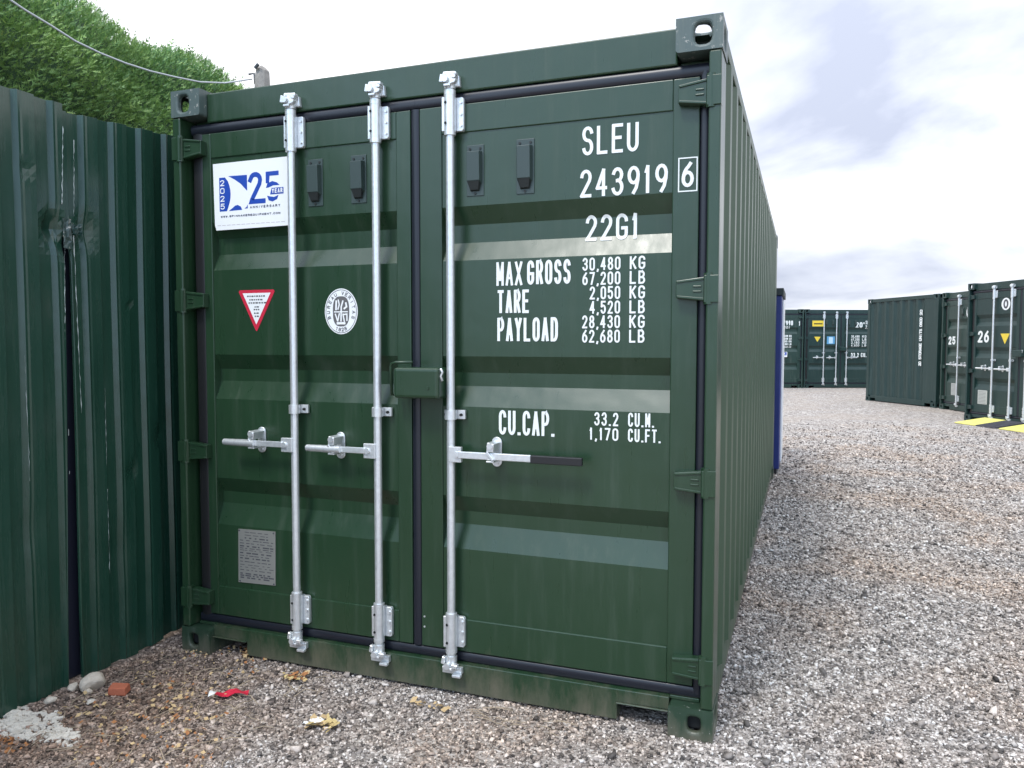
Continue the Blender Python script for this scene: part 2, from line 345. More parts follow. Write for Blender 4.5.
def rod(door, x, handle_dir, hx0, hx1, grip=False, strap=False, hcz=1.006):
    mb = MB(); ry = 0.012
    mb.cyl((x, ry, 0.17), (x, ry, 2.46), 0.0165, n=18)
    for z0, z1 in ((2.425, 2.445), (2.27, 2.285), (0.335, 0.35), (0.185, 0.2)): mb.cyl((x, ry, z0), (x, ry, z1), 0.0235, n=14)
    # cams: hooked cam with prongs round the keeper
    for zc, s in ((2.475, 1), (0.145, -1)):
        mb.cyl((x, ry, zc-0.025), (x, ry, zc+0.028), 0.023, n=12)
        mb.box(x-0.034, x+0.030, ry-0.018, ry+0.008, zc+s*0.020-0.005, zc+s*0.020+0.005)
        mb.prism([(x-0.036, zc+0.000), (x-0.020, zc-0.004), (x-0.018, zc+0.026), (x-0.030, zc+0.030)], ry-0.028, ry-0.008)
        mb.prism([(x+0.012, zc-0.016), (x+0.036, zc-0.010), (x+0.040, zc+0.002), (x+0.014, zc+0.004)], ry-0.034, ry-0.012)
        mb.cyl((x-0.005, ry-0.040, zc+s*0.006), (x-0.005, ry+0.01, zc+s*0.006), 0.013, n=10)
        mb.box(x-0.012, x+0.016, ry-0.036, ry-0.02, zc-0.022, zc-0.012)
    # hub of the handle
    hs = -1 if handle_dir < 0 else 1
    mb.box(min(x, x+hs*0.055), max(x, x+hs*0.055), ry-0.026, ry-0.006, hcz-0.032, hcz+0.030)
    mb.cyl((x+hs*0.036, ry-0.034, hcz), (x+hs*0.036, ry-0.004, hcz), 0.012, n=10)
    mb.build('lock_rod', GALV, door, bevel=0.002, segs=1)
    for z0, z1 in ((2.285, 2.425), (0.200, 0.335)):      # sleeve brackets
        b = MB()
        b.cyl((x, ry, z0), (x, ry, z1), 0.0225, n=16)
        b.box(x-0.036, x+0.020, ry-0.002, FY-0.001, z0+0.004, z1-0.002)
        b.prism([(x+0.020, z0+0.004), (x+0.045, z0+0.004), (x+0.050, z0+0.012), (x+0.050, z1-0.012), (x+0.045, z1-0.004), (x+0.020, z1-0.004)], 0.030, FY-0.001)
        for zz in (z0+0.025, z1-0.025, (z0+z1)/2): b.cyl((x+0.040, 0.0235, zz), (x+0.040, 0.031, zz), 0.006, n=8)
        for zz in (z0+0.03, z1-0.03): b.cyl((x-0.010, ry-0.0235, zz), (x-0.010, ry-0.012, zz), 0.0055, n=8, mi=1)
        b.build('rod_bracket', [GALV, DARK], door, bevel=0.002, segs=1)
    g = MB(); g.box(x-0.040, x+0.052, 0.034, FY-0.0005 if x < 1.3 or x > 1.35 else FY, 1.143, 1.180)
    g.cyl((x, ry, 1.143), (x, ry, 1.180), 0.0245, n=14)
    g.cyl((x+0.037, 0.026, 1.161), (x+0.037, 0.036, 1.161), 0.006, n=8, mi=1); g.cyl((x-0.031, 0.026, 1.161), (x-0.031, 0.036, 1.161), 0.006, n=8, mi=1)
    g.build('rod_guide', [GALV, DARK], door, bevel=0.002, segs=1)
    # keepers on header and sill
    # handle
    h = MB(); xs = x + hs*0.045; y0 = ry-0.030
    if not grip:
        far = hx0 if hs < 0 else hx1
        h.hexa([(min(xs,far), y0-0.004, hcz-0.012), (max(xs,far), y0-0.004, hcz-0.012), (max(xs,far), y0+0.008, hcz-0.012), (min(xs,far), y0+0.008, hcz-0.012),
                (min(xs,far), y0-0.004, hcz+0.012), (max(xs,far), y0-0.004, hcz+0.014), (max(xs,far), y0+0.008, hcz+0.014), (min(xs,far), y0+0.008, hcz+0.012)])
        h.cyl((far, y0, hcz), (far+0.17, y0-0.002, hcz), 0.0145, 0.017, n=10)
    else:
        h.box(xs, 1.745, y0-0.004, y0+0.008, hcz-0.014, hcz+0.014)
        h.box(1.745, 1.950, y0-0.009, y0+0.012, hcz-0.017, hcz+0.014, mi=1)
    h.build('door_handle', [GALV, BLACK], door, bevel=0.003)
    cx = (xs + (-0.16 if hs < 0 else 0.14)); c = MB()
    zt = hcz + (0.066 if not grip else 0.070); zb = hcz - 0.050
    oval = arc(cx, zt-0.020, 0.021, 0.020, 0, 180, 8) + arc(cx, zb+0.020, 0.021, 0.020, 180, 360, 8)
    c.prism(oval, 0.046, 0.055)
    c.box(cx-0.016, cx+0.016, y0-0.010, 0.047, hcz-0.024, hcz-0.017)
    c.prism([(cx-0.014, hcz+0.018), (cx+0.014, hcz+0.018), (cx+0.018, hcz+0.050), (cx-0.010, hcz+0.056)], y0-0.012, 0.046)
    c.prism([(cx-0.018, hcz+0.012), (cx+0.012, hcz-0.018), (cx+0.018, hcz-0.010), (cx-0.010, hcz+0.022)], y0-0.014, y0-0.004)
    c.cyl((cx+0.002, y0-0.018, hcz+0.042), (cx+0.002, y0, hcz+0.042), 0.012, n=10); c.cyl((cx, 0.038, zb+0.018), (cx, 0.047, zb+0.018), 0.009, n=10)
    c.build('handle_catch', GALV, door, bevel=0.002, segs=1)

def hinge(door, right, zc, green, h=0.092):
    s = 1 if right else -1; X = (lambda a: a) if right else (lambda a: W-a)
    mb = MB()
    # tapered leaf over the door, raised ribs, knuckle on the post
    def pr(poly, y0, y1):
        p = [(X(a), zc+b) for a, b in poly]
        if not right: p = p[::-1]
        mb.prism(p, y0, y1)
    pr([(2.285, -0.031), (2.385, -h/2), (2.385, h/2), (2.285, 0.031)], 0.014, FY-0.001)
    pr([(2.289, 0.022), (2.384, h/2-0.011), (2.384, h/2-0.002), (2.287, 0.030)], 0.009, 0.0135)
    pr([(2.287, -0.030), (2.384, -h/2+0.002), (2.384, -h/2+0.011), (2.289, -0.022)], 0.009, 0.0135)
    pr([(2.345, 0.006), (2.375, 0.006), (2.375, 0.012), (2.345, 0.012)], 0.010, 0.0135); pr([(2.345, -0.012), (2.375, -0.012), (2.375, -0.006), (2.345, -0.006)], 0.010, 0.0135)
    pr([(2.386, -h/2-0.006), (2.436, -h/2-0.006), (2.436, h/2+0.004), (2.386, h/2+0.004)], -0.004, 0.040)
    mb.cyl((X(2.400), 0.012, zc-h/2-0.012), (X(2.400), 0.012, zc+h/2+0.012), 0.0175, n=12)
    mb.build('hinge', green, door, bevel=0.003, segs=2)

VENT = plain('vent_plastic', (.035,.055,.05), .4); VENTD = plain('vent_opening', (.012,.016,.015), .6)
def vent(door, xc, z0, z1, green, w_=0.074):
    mb = MB(); y = PY-0.001
    mb.box(xc-w_/2, xc+w_/2, y-0.003, y, z0, z1)
    zb = z0 + 0.045; zt = z1 - 0.030
    mb.hexa([(xc-w_*.36, y-0.026, zb+0.012), (xc+w_*.36, y-0.026, zb+0.012), (xc+w_*.40, y-0.003, zb), (xc-w_*.40, y-0.003, zb),
             (xc-w_*.36, y-0.030, zt), (xc+w_*.36, y-0.030, zt), (xc+w_*.40, y-0.003, zt+0.004), (xc-w_*.40, y-0.003, zt+0.004)])
    mb.hexa([(xc-w_*.22, y-0.014, z0+0.022), (xc+w_*.22, y-0.014, z0+0.022), (xc+w_*.26, y-0.0035, z0+0.018), (xc-w_*.26, y-0.0035, z0+0.018),
             (xc-w_*.34, y-0.0245, zb+0.012), (xc+w_*.34, y-0.0245, zb+0.012), (xc+w_*.34, y-0.0035, zb), (xc-w_*.34, y-0.0035, zb)], mi=1)
    for sx in (-1, 1): mb.cyl((xc+sx*w_*.30, y-0.006, z1-0.015), (xc+sx*w_*.30, y-0.002, z1-0.015), 0.005, n=8, mi=1)
    mb.cyl((xc, y-0.006, z0+0.010), (xc, y-0.002, z0+0.010), 0.005, n=8, mi=1)
    mb.build('vent', [VENT, VENTD], door, bevel=0.003)

def container(name, label, loc, rz, green, greenc, group=None, front='door', marks=None, cat='shipping container', fourth=False, lockbox=True, vents=True):
    root = empty(name, loc, rz); tag(root, label, cat, group)
    for lf in (True, False):
        for tp in (True, False):
            for fr in (True, False):
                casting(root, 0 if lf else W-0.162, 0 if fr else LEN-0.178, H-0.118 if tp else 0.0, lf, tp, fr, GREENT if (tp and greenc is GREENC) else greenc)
    pw = 0.046 if front == 'door' else 0.10
    for lf in (True, False):
        p = MB()
        if lf: p.box(0.003, pw, 0.003, 0.150, 0.120, H-0.120)
        else: p.box(W-pw, W-0.003, 0.003, 0.150, 0.120, H-0.120)
        p.build('corner_post', green, root, bevel=0.006)
        p = MB(); p.box(0.003 if lf else W-0.13, 0.13 if lf else W-0.003, LEN-0.14, LEN-0.003, 0.120, H-0.120); p.build('corner_post', green, root, bevel=0.006)
    # side walls with rails
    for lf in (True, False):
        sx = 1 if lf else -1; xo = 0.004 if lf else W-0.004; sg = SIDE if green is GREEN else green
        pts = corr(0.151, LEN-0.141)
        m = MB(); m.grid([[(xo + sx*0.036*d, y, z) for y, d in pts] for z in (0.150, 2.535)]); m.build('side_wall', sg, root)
        m = MB()
        m.box(min(xo+sx*0.002, xo+sx*0.055), max(xo+sx*0.002, xo+sx*0.055), 0.179, LEN-0.179, 2.5355, 2.588); m.build('top_rail', sg, root, bevel=0.004)
        m = MB(); m.box(min(xo+sx*0.012, xo+sx*0.06), max(xo+sx*0.012, xo+sx*0.06), 0.179, LEN-0.179, 0.030, 0.1495); m.build('bottom_rail', sg, root, bevel=0.004)
    m = MB(); nn = 60
    m.grid([[(x, 0.12 + (LEN-0.24)*i/nn, 2.568 + (0.012 if (i//2) % 2 else 0)) for i in range(nn+1)] for x in (0.06, W-0.06)]); m.build('roof', green, root)
    m = MB(); m.box(0.05, W-0.05, 0.12, LEN-0.12, 0.13, 0.15); m.build('floor_deck', DARK, root)
    pts = corr(0.131, W-0.131)
    m = MB(); m.grid([[(x, LEN-0.012-0.036*d, z) for x, d in pts] for z in (0.12, 2.50)]); m.box(0.131, W-0.131, LEN-0.06, LEN-0.004, 2.4985, 2.585); m.box(0.163, W-0.163, LEN-0.06, LEN-0.004, 0.02, 0.1195)
    m.build('end_wall', green, root)
    if front == 'end':
        pts = corr(0.101, W-0.101)
        m = MB(); m.grid([[(x, 0.014+0.036*d, z) for x, d in pts] for z in (0.15, 2.50)]); m.build('end_wall', green, root)
        m = MB(); m.box(0.163, W-0.163, 0.006, 0.06, 2.5005, 2.585); m.build('header', green, root, bevel=0.004)
        m = MB(); m.prism([(0.163,0.085),(0.36,0.085),(0.36,0.02),(W-0.36,0.02),(W-0.36,0.085),(W-0.163,0.085),(W-0.163,0.1495),(0.163,0.1495)], 0.004, 0.06); m.build('sill', green, root, bevel=0.004)
        if marks: marks(root, None, None)
        return root
    # header, sill with forklift pockets
    m = MB(); m.box(0.1625, W-0.1625, 0.046, 0.110, 2.4475, 2.578); m.box(0.053, 0.162, 0.100, 0.149, 2.40, 2.472); m.box(W-0.162, W-0.053, 0.100, 0.149, 2.40, 2.472)
    m.build('header', green, root, bevel=0.006)
    m = MB(); m.prism([(0.163,0.082),(0.350,0.080),(0.350,0.015),(2.078,0.015),(2.078,0.084),(W-0.163,0.086),(W-0.163,0.134),(0.163,0.134)], 0.030, 0.110)
    m.box(0.1635, 0.352, 0.018, 0.0295, 0.078, 0.084); m.box(2.076, W-0.1635, 0.018, 0.0295, 0.081, 0.087)
    m.box(0.055, W-0.055, 0.055, 0.100, 0.1190, 0.1335)
    m.build('sill', green, root, bevel=0.004)
    # keepers on header and sill
    for xr in (0.641, 1.056, 1.393) + ((1.80,) if fourth else ()):
        k = MB(); k.prism([(xr-0.034, 2.462), (xr+0.036, 2.462), (xr+0.032, 2.505), (xr-0.028, 2.508)], 0.026, 0.0455)
        k.prism([(xr-0.030, 2.505), (xr+0.032, 2.502), (xr+0.030, 2.514), (xr-0.024, 2.518)], 0.000, 0.0255); k.build('cam_keeper', GALV, root, bevel=0.003)
        k = MB(); k.prism([(xr-0.040, 0.098), (xr+0.046, 0.098), (xr+0.046, 0.126), (xr-0.040, 0.126)], 0.008, 0.0295)
        k.prism([(xr+0.012, 0.092), (xr+0.050, 0.092), (xr+0.050, 0.104), (xr+0.012, 0.104)], -0.014, 0.0075); k.build('cam_keeper', GALV, root, bevel=0.003)
    doors = []
    for di, (xa, xp0, xp1, xb) in enumerate(((0.128, 0.176, 1.130, 1.196), (1.238, 1.338, 2.262, 2.357))):
        d = MB()
        d.box(xa, xp0, FY, 0.10, 0.180, 2.400); d.box(xp1, xb, FY, 0.10, 0.180, 2.400)
        d.box(xp0, xp1, FY, 0.10, 2.289, 2.400); d.box(xp0, xp1, FY, 0.10, 0.180, 0.316)
        zs = [2.289]
        for a, b, c, e in GR: zs += [a, b, c, e]
        zs.append(0.316)
        d.grid([[(xp0, prof(z), z), (xp1, prof(z), z)] for z in zs])
        dr = d.build('door', green, root, bevel=0.0035, segs=2, ang=60)
        doors.append(dr)
        # gasket round the leaf
        g = MB(); ga, gb = (0.066, 1.217) if di == 0 else (1.2175, 2.392)
        def gbar(x0, x1, z0, z1, vert, y=0.036, mi=0):
            n = 8; P = []
            for e_ in (0, 1):
                for i in range(n+1):
                    t = math.pi*i/n; a = (1-math.cos(t))/2; yy = 0.060 - math.sin(t)*(0.060-y)
                    P.append(((x0+(x1-x0)*a, yy, z0 if e_ == 0 else z1)) if vert else ((x0 if e_ == 0 else x1, yy, z0+(z1-z0)*a)))
            g.add(P, [(i, i+1, i+1+n+1, i+n+1) for i in range(n)], mi, True)
        if di == 0:
            gbar(0.070, 0.127, 0.150, 2.43, True, 0.054, 1); gbar(1.1965, 1.2375, 0.1796, 2.4004, True, 0.048)
        else:
            gbar(2.3575, 2.3925, 0.150, 2.43, True, 0.050)
        gbar(ga, gb, 2.4005, 2.447, False, 0.050); gbar(ga, gb, 0.1345, 0.1755, False, 0.053)
        g.build('gasket', [RUBBER, BLACK], dr)
        for zc, h in ((2.333, 0.092), (1.644, 0.086), (0.949, 0.084), (0.262, 0.080)): hinge(dr, di == 1, zc, green, h)
    dl, drr = doors
    rod(dl, 0.641, -1, 0.283, 0, strap=False); rod(dl, 1.056, -1, 0.725, 0, strap=True, hcz=1.000)
    rod(drr, 1.393, 1, 0, 0, grip=True, strap=True)
    if fourth: rod(drr, 1.80, 1, 0, 1.98)
    if vents:
        vent(dl, 0.735, 2.040, 2.240, green); vent(dl, 0.950, 2.040, 2.240, green)
        vent(drr, 1.484, 2.035, 2.235, green); vent(drr, 1.695, 2.030, 2.240, green)
    if lockbox:
        lb = MB(); x0, x1, z0, z1 = 1.170, 1.372, 1.228, 1.352; ya = -0.062
        lb.box(x0, x1, ya, 0.049, z0, z1)
        lb.cyl((x1-0.045, ya-0.004, z0+0.045), (x1-0.045, ya+0.002, z0+0.045), 0.007, n=10)
        lb.build('lock_box', green, root, bevel=0.014, segs=3)
        lh = MB(); lh.tube([(1.245, -0.035, 1.374), (1.17, -0.035, 1.372), (1.150, -0.035, 1.366), (1.147, -0.035, 1.350), (1.147, -0.03, 1.240), (1.147, 0.03, 1.236)], 0.006, 8)
        lh.build('lock_hook', green, root); lh = MB()
        lh.tube([(1.378, -0.05, 1.350), (1.384, -0.045, 1.335), (1.376, -0.045, 1.320), (1.384, -0.045, 1.300)], 0.005, 8)
        lh.build('lock_clip', GALV, root)
    if marks: marks(root, dl, drr)
    return root

# ------------------------------------------------------------------ markings
def decal(poly, y, th, name, mat, parent):
    m = MB(); m.prism(poly, y-th, y); return m.build(name, mat, parent)
def marks_main(root, dl, dr):
    t = MB()
    text(t, 'SLEU', 1.922, 2.137, 2.157, 2.264, 0.0062, on_door, gap=.3)
    text(t, '243919', 1.915, 2.245, 2.000, 2.104, 0.0062, on_door, gap=.32)
    t.build('serial_lettering', LET, dr)
    t = MB(); text(t, '6', 2.295, 2.339, 2.012, 2.102, 0.0062, on_stile)
    ribbon(t, [(2.285, 1.998), (2.350, 1.998), (2.350, 2.116), (2.285, 2.116), (2.285, 1.998)], 0.0022, on_stile)
    t.build('boxed_check_digit', LET, dr)
    t = MB(); text(t, '22G1', 1.928, 2.133, 1.840, 1.938, 0.0062, on_door, gap=.3); t.build('size_code_lettering', LET, dr)
    t = MB()
    text(t, 'MAX', 1.574, 1.684, 1.676, 1.771, 0.0050, on_door, gap=.22); text(t, 'GROSS', 1.703, 1.880, 1.678, 1.772, 0.0058, on_door, gap=.25)
    text(t, 'TARE', 1.578, 1.712, 1.568, 1.660, 0.0058, on_door, gap=.22); text(t, 'PAYLOAD', 1.578, 1.830, 1.457, 1.551, 0.0058, on_door, gap=.24)
    t.build('weight_heading_lettering', LET, dr); t = MB()
    t2 = MB()
    rows = [('30,480', 'KG'), ('67,200', 'LB'), ('2,050', 'KG'), ('4,520', 'LB'), ('28,430', 'KG'), ('62,680', 'LB')]
    for i, (a, b) in enumerate(rows):
        z1 = 1.774 - i*0.0545; xl = 1.926 if len(a) == 6 else 1.955
        text(t, a, xl, 2.073, z1-0.049, z1, 0.0034, on_door, gap=.28); text(t2, b, 2.108, 2.166, z1-0.049, z1, 0.0036, on_door, gap=.3)
    t.build('weight_lettering', LET, dr); t2.build('unit_lettering', LET, dr); t2 = MB()
    t = MB()
    text(t, 'CU.CAP.', 1.585, 1.818, 1.086, 1.184, 0.0058, on_door, gap=.25)
    t.build('capacity_heading_lettering', LET, dr); t = MB()
    text(t, '33.2', 1.976, 2.070, 1.137, 1.188, 0.0034, on_door); text(t2, 'CU.M.', 2.107, 2.205, 1.137, 1.190, 0.0034, on_door)
    text(t, '1,170', 1.957, 2.070, 1.081, 1.129, 0.0034, on_door); text(t2, 'CU.FT.', 2.107, 2.230, 1.080, 1.130, 0.0034, on_door)
    t.build('capacity_lettering', LET, dr); t2.build('unit_lettering', LET, dr)
    # anniversary sticker
    s = MB(); y = 0.0535
    s.prism([(0.200,1.962),(0.596,1.966),(0.592,2.264),(0.186,2.262),(0.192,1.985)], y-0.001, y)
    fn = plane_fn(y-0.0016); fn2 = plane_fn(y-0.0022)
    def poly(pts, mi, f=fn): s.add([f(a, b) for a, b in pts], [tuple(range(len(pts)))], mi)
    X = lambda u: 0.186 + u*0.406; Z = lambda v: 1.966 + v*0.297      # unit square of the sticker
    poly([(X(.085),Z(.27)), (X(.185),Z(.27))] + [(X(.185+.055*math.sin(math.pi*i/8)), Z(.27+.51*i/8)) for i in range(1,8)] + [(X(.165),Z(.78)), (X(.085),Z(.78))], 1)
    poly([(X(.21),Z(.795)), (X(.30),Z(.735)), (X(.38),Z(.665)), (X(.45),Z(.57)), (X(.465),Z(.555)), (X(.465),Z(.79))], 1)
    poly([(X(.21),Z(.27)), (X(.395),Z(.275)), (X(.375),Z(.325)), (X(.335),Z(.352)), (X(.30),Z(.345)), (X(.25),Z(.30))], 1)
    poly([(X(.425),Z(.29)), (X(.47),Z(.29)), (X(.468),Z(.35)), (X(.455),Z(.315))], 1)
    for k, c in enumerate('2025'):       # written downwards, each digit turned
        def rot(x, z, lift=0.0, k=k): return fn2(X(.103)+ x*0.020, Z(.660 - k*.118) + z*0.022, lift)
        rot.__name__ = 'flat'
        for j, pl in enumerate(pieces(c)): ribbon(s, pl, 0.10, rot, 0, j*.0001)
    s_hw = 0.0105
    ribbon(s, [(X(.505),Z(.70))] + [(X(.575+.065*math.cos(a)), Z(.70+.085*math.sin(a))) for a in [R(160-20*i) for i in range(1,9)]] + [(X(.63),Z(.64)), (X(.53),Z(.42)), (X(.52),Z(.385)), (X(.69),Z(.385))], s_hw, fn, 1)
    poly([(X(.715),Z(.81)), (X(.885),Z(.81)), (X(.885),Z(.745)), (X(.765),Z(.745)), (X(.760),Z(.64)), (X(.715),Z(.64))], 1)
    poly([(X(.715),Z(.57)), (X(.735),Z(.635)), (X(.80),Z(.665)), (X(.86),Z(.64)), (X(.895),Z(.60)), (X(.81),Z(.60)), (X(.75),Z(.575))], 1)
    poly([(X(.73),Z(.455)), (X(.775),Z(.44)), (X(.82),Z(.43)), (X(.88),Z(.455)), (X(.86),Z(.395)), (X(.80),Z(.365)), (X(.75),Z(.385))], 1)
    poly([(X(.77),Z(.47)), (X(.945),Z(.47)), (X(.945),Z(.565)), (X(.79),Z(.565))], 1)
    text(s, 'YEAR', X(.795), X(.935), Z(.487), Z(.553), 0.0022, fn2, 0)
    text(s, 'ANNIVERSARY', X(.50), X(.90), Z(.285), Z(.322), 0.0012, fn, 2, gap=.5)
    text(s, 'WWW.SPINNAKEREQUIPMENT.COM', X(.10), X(.90), Z(.175), Z(.205), 0.0011, fn, 2, gap=.3)
    text(s, 'ANNIVERSARY', X(.50), X(.90), Z(.285), Z(.322), 0.0012, fn, 2, gap=.5) if False else None
    for k in range(14):
        poly([(X(.05+k*.066),Z(.055)), (X(.05+k*.066+.05),Z(.055)), (X(.05+k*.066+.05),Z(.062)), (X(.05+k*.066),Z(.062))], 3)
    s.build('anniversary_sticker', [WHITE, BLUEV, plain('navy_print', (0.02,0.03,0.08), .5), plain('faint_print', (.5,.45,.45), .5)], dl)
    # triangle
    s = MB(); y = PY-0.0005
    s.prism([(0.415,1.504),(0.513,1.680),(0.507,1.688),(0.323,1.688),(0.317,1.680),(0.409,1.504)], y-0.001, y)
    f = plane_fn(y-0.0016)
    s.add([f(.412,1.533), f(.491,1.674), f(.339,1.674)], [(0,1,2)], 1)
    f = plane_fn(y-0.0022)
    for zz, ww in ((1.660,.10),(1.644,.075),(1.630,.085),(1.612,.02),(1.600,.03),(1.584,.026),(1.570,.02)):
        k = 0; xx = .414-ww/2
        while xx < .414+ww/2:
            l = random.uniform(.006,.014); s.add([f(xx,zz-.003), f(xx+l,zz-.003), f(xx+l,zz+.003), f(xx,zz+.003)], [(0,1,2,3)], 2); xx += l+.004
    s.build('triangular_sticker', [REDV, WHITE, GREYV], dl)
    emblem(dl, 0.856, 1.586, 0.082, 0.098)
    # data plate
    s = MB(); s.prism([(0.290,0.345),(0.496,0.350),(0.500,0.598),(0.294,0.594)], PY-0.004, PY-0.0005)
    f = plane_fn(PY-0.0046); random.seed(3)
    z = .582
    while z > .36:
        x = .302 if z < .545 else .33
        xe = .488 if z < .545 else .46
        th = random.choice((.0014, .0018, .003))
        while x < xe-.01:
            l = min(random.uniform(.008,.035), xe-x); s.add([f(x,z-th), f(x+l,z-th), f(x+l,z+th), f(x,z+th)], [(0,1,2,3)], 1); x += l+random.uniform(.003,.02)
        z -= random.uniform(.009,.017)
    for cx_, cz_ in ((.300,.588),(.490,.590),(.300,.352),(.488,.356)): s.cyl((cx_, PY-.006, cz_), (cx_, PY-.003, cz_), .004, n=8, mi=1)
    s.build('data_plate', [PLATE, GREYV], dl)
    # rivets near the foot of the right stile
    for zz in (0.262, 0.305):
        s = MB(); s.cyl((1.252, FY-.003, zz), (1.252, FY+.001, zz), .004, n=8); s.build('rivet', GALV, dr)

def emblem(dl, cx, cz, rx, rz):
    s = MB(); y = PY-0.0005
    s.prism([(cx+rx*math.cos(2*math.pi*i/40), cz+rz*math.sin(2*math.pi*i/40)) for i in range(40)], y-.001, y)
    f = plane_fn(y-.0016)
    ell = lambda a, b, n=36: [(cx+a*math.cos(2*math.pi*i/n), cz+b*math.sin(2*math.pi*i/n)) for i in range(n)]
    ribbon(s, ell(rx*.93, rz*.94)+[ell(rx*.93, rz*.94)[0]], .0012, f, 1)
    e = 2/2.8; o2 = []
    for i in range(36):
        a = 2*math.pi*i/36; c, q = math.cos(a), math.sin(a)
        o2.append((cx+rx*.5*math.copysign(abs(c)**e, c), cz+rz*.66*math.copysign(abs(q)**e, q)))
    s.add([f(a, b) for a, b in o2], [tuple(range(36))], 2)
    f2 = plane_fn(y-.0022)
    def rib(pts, hw=.0035): ribbon(s, [(cx+a*rx, cz+b*rz) for a, b in pts], hw, f2, 0, lift=random.random()*.0003)
    rib([(-.4,-.02),(.4,-.02)], .0025); rib([(0,-.42),(.02,.2),(.12,.45)]); rib([(-.3,.08),(-.28,.45)], .004); rib([(-.18,.1),(-.1,.3),(-.16,.5)], .003)
    rib([(.2,.12),(.34,.2),(.3,.36)], .004); rib([(-.34,-.12),(-.22,-.4)], .003); rib([(-.1,-.1),(-.2,-.42)], .003)
    rib([(.12,-.12),(.2,-.44)], .003); rib([(.16,-.14),(.36,-.12),(.36,-.4)], .003); rib([(-.22,-.52),(.22,-.52)], .005)
    def ring(word, a0, a1, flip=False):
        for i, c in enumerate(word):
            a = R(a0 + (a1-a0)*i/(len(word)-1)); px, pz = cx+rx*.77*math.cos(a), cz+rz*.80*math.sin(a)
            th = a - math.pi/2 if not flip else a + math.pi/2
            def g(x, z, lift=0.0): 
                u, v = (x-.5)*.010, (z-.5)*.013
                return f(px+u*math.cos(th)-v*math.sin(th), pz+u*math.sin(th)+v*math.cos(th), lift)
            g.__name__ = 'flat'
            for k, pl in enumerate(pieces(c)): ribbon(s, pl, .12, g, 1, k*.0001)
    ring('BUREAU VERITAS', 200, -20); ring('1828', 250, 290, True)
    s.build('oval_emblem_sticker', [WHITE, GREYV, plain('emblem_grey', (.12,.115,.115), .5)], dl)

def numsticker(parent, x0, z0, wd, ht, kind):
    s = MB(); y = PY-.0005
    if kind == 'tri':
        s.prism([(x0+wd/2, z0), (x0+wd, z0+ht), (x0, z0+ht)], y-.001, y); s.build('triangular_sticker', YELV, parent)
    elif kind == 'yellow':
        s.prism([(x0,z0),(x0+wd,z0),(x0+wd,z0+ht),(x0,z0+ht)], y-.001, y)
        f = plane_fn(y-.0016); s.add([f(x0+.05,z0+ht*.35), f(x0+wd-.05,z0+ht*.35), f(x0+wd-.05,z0+ht*.55), f(x0+.05,z0+ht*.55)], [(0,1,2,3)], 1)
        s.build('yellow_label', [YELV, BLACK], parent)
    elif kind == 'round':
        s.prism([(x0+wd/2+wd/2*math.cos(2*math.pi*i/28), z0+ht/2+ht/2*math.sin(2*math.pi*i/28)) for i in range(28)], y-.001, y)
        f = plane_fn(y-.0016); q = [(x0+wd/2+wd*.2*math.cos(2*math.pi*i/20), z0+ht/2+ht*.3*math.sin(2*math.pi*i/20)) for i in range(21)]; q[-1] = q[0]
        ribbon(s, q, .018, f, 1); s.build('round_sticker', [WHITE, GREYV], parent)
    elif kind == 'plate':
        s.prism([(x0,z0),(x0+wd,z0),(x0+wd,z0+ht),(x0,z0+ht)], y-.003, y)
        f = plane_fn(y-.0036)
        for i in range(9):
            zz = z0+ht*(i+.7)/10; s.add([f(x0+.02,zz), f(x0+wd-.03,zz), f(x0+wd-.03,zz+.006), f(x0+.02,zz+.006)], [(0,1,2,3)], 1)
        s.build('data_plate', [plain('pale_plate', (.42,.43,.40), .5), GREYV], parent)
    elif kind == 'blue':
        s.prism([(x0,z0),(x0+wd,z0),(x0+wd,z0+ht),(x0,z0+ht)], y-.001, y)
        f = plane_fn(y-.0016); s.add([f(x0+wd*.25,z0+ht*.1), f(x0+wd*.75,z0+ht*.1), f(x0+wd*.75,z0+ht*.9), f(x0+wd*.25,z0+ht*.9)], [(0,1,2,3)], 1)
        s.build('blue_label', [plain('sky_blue', (.10,.30,.50), .5), plain('paleblue', (.45,.62,.72), .5)], parent)
    elif kind == 'logo':
        s.prism([(x0,z0),(x0+wd,z0),(x0+wd,z0+ht),(x0,z0+ht)], y-.001, y)
        f = plane_fn(y-.0016); a = [(x0+wd*.1,z0+ht*.42),(x0+wd*.9,z0+ht*.42),(x0+wd*.9,z0+ht*.94),(x0+wd*.1,z0+ht*.94)]
        s.add([f(*p) for p in a], [(0,1,2,3)], 1)
        f = plane_fn(y-.0022); s.add([f(x0+wd*.35,z0+ht*.52), f(x0+wd*.7,z0+ht*.60), f(x0+wd*.5,z0+ht*.86)], [(0,1,2)], 0); s.build('logo_label', [WHITE, BLUEV], parent)
def m26(root, dl, dr):
    t = MB(); text(t, '26', 0.225, 0.50, 1.48, 1.70, 0.020, on_door, gap=.25); t.build('number_lettering', LET, dl)
    numsticker(dl, .77, 2.06, .20, .22, 'round'); numsticker(dl, .77, 1.45, .21, .19, 'tri'); numsticker(dl, .27, .335, .23, .26, 'plate')
def m25(root, dl, dr):
    t = MB(); text(t, '25', 0.20, 0.47, 1.44, 1.62, 0.020, on_door, gap=.25); t.build('number_lettering', LET, dl)
    numsticker(dl, .85, 1.99, .22, .27, 'round'); numsticker(dl, .36, .335, .21, .26, 'plate')
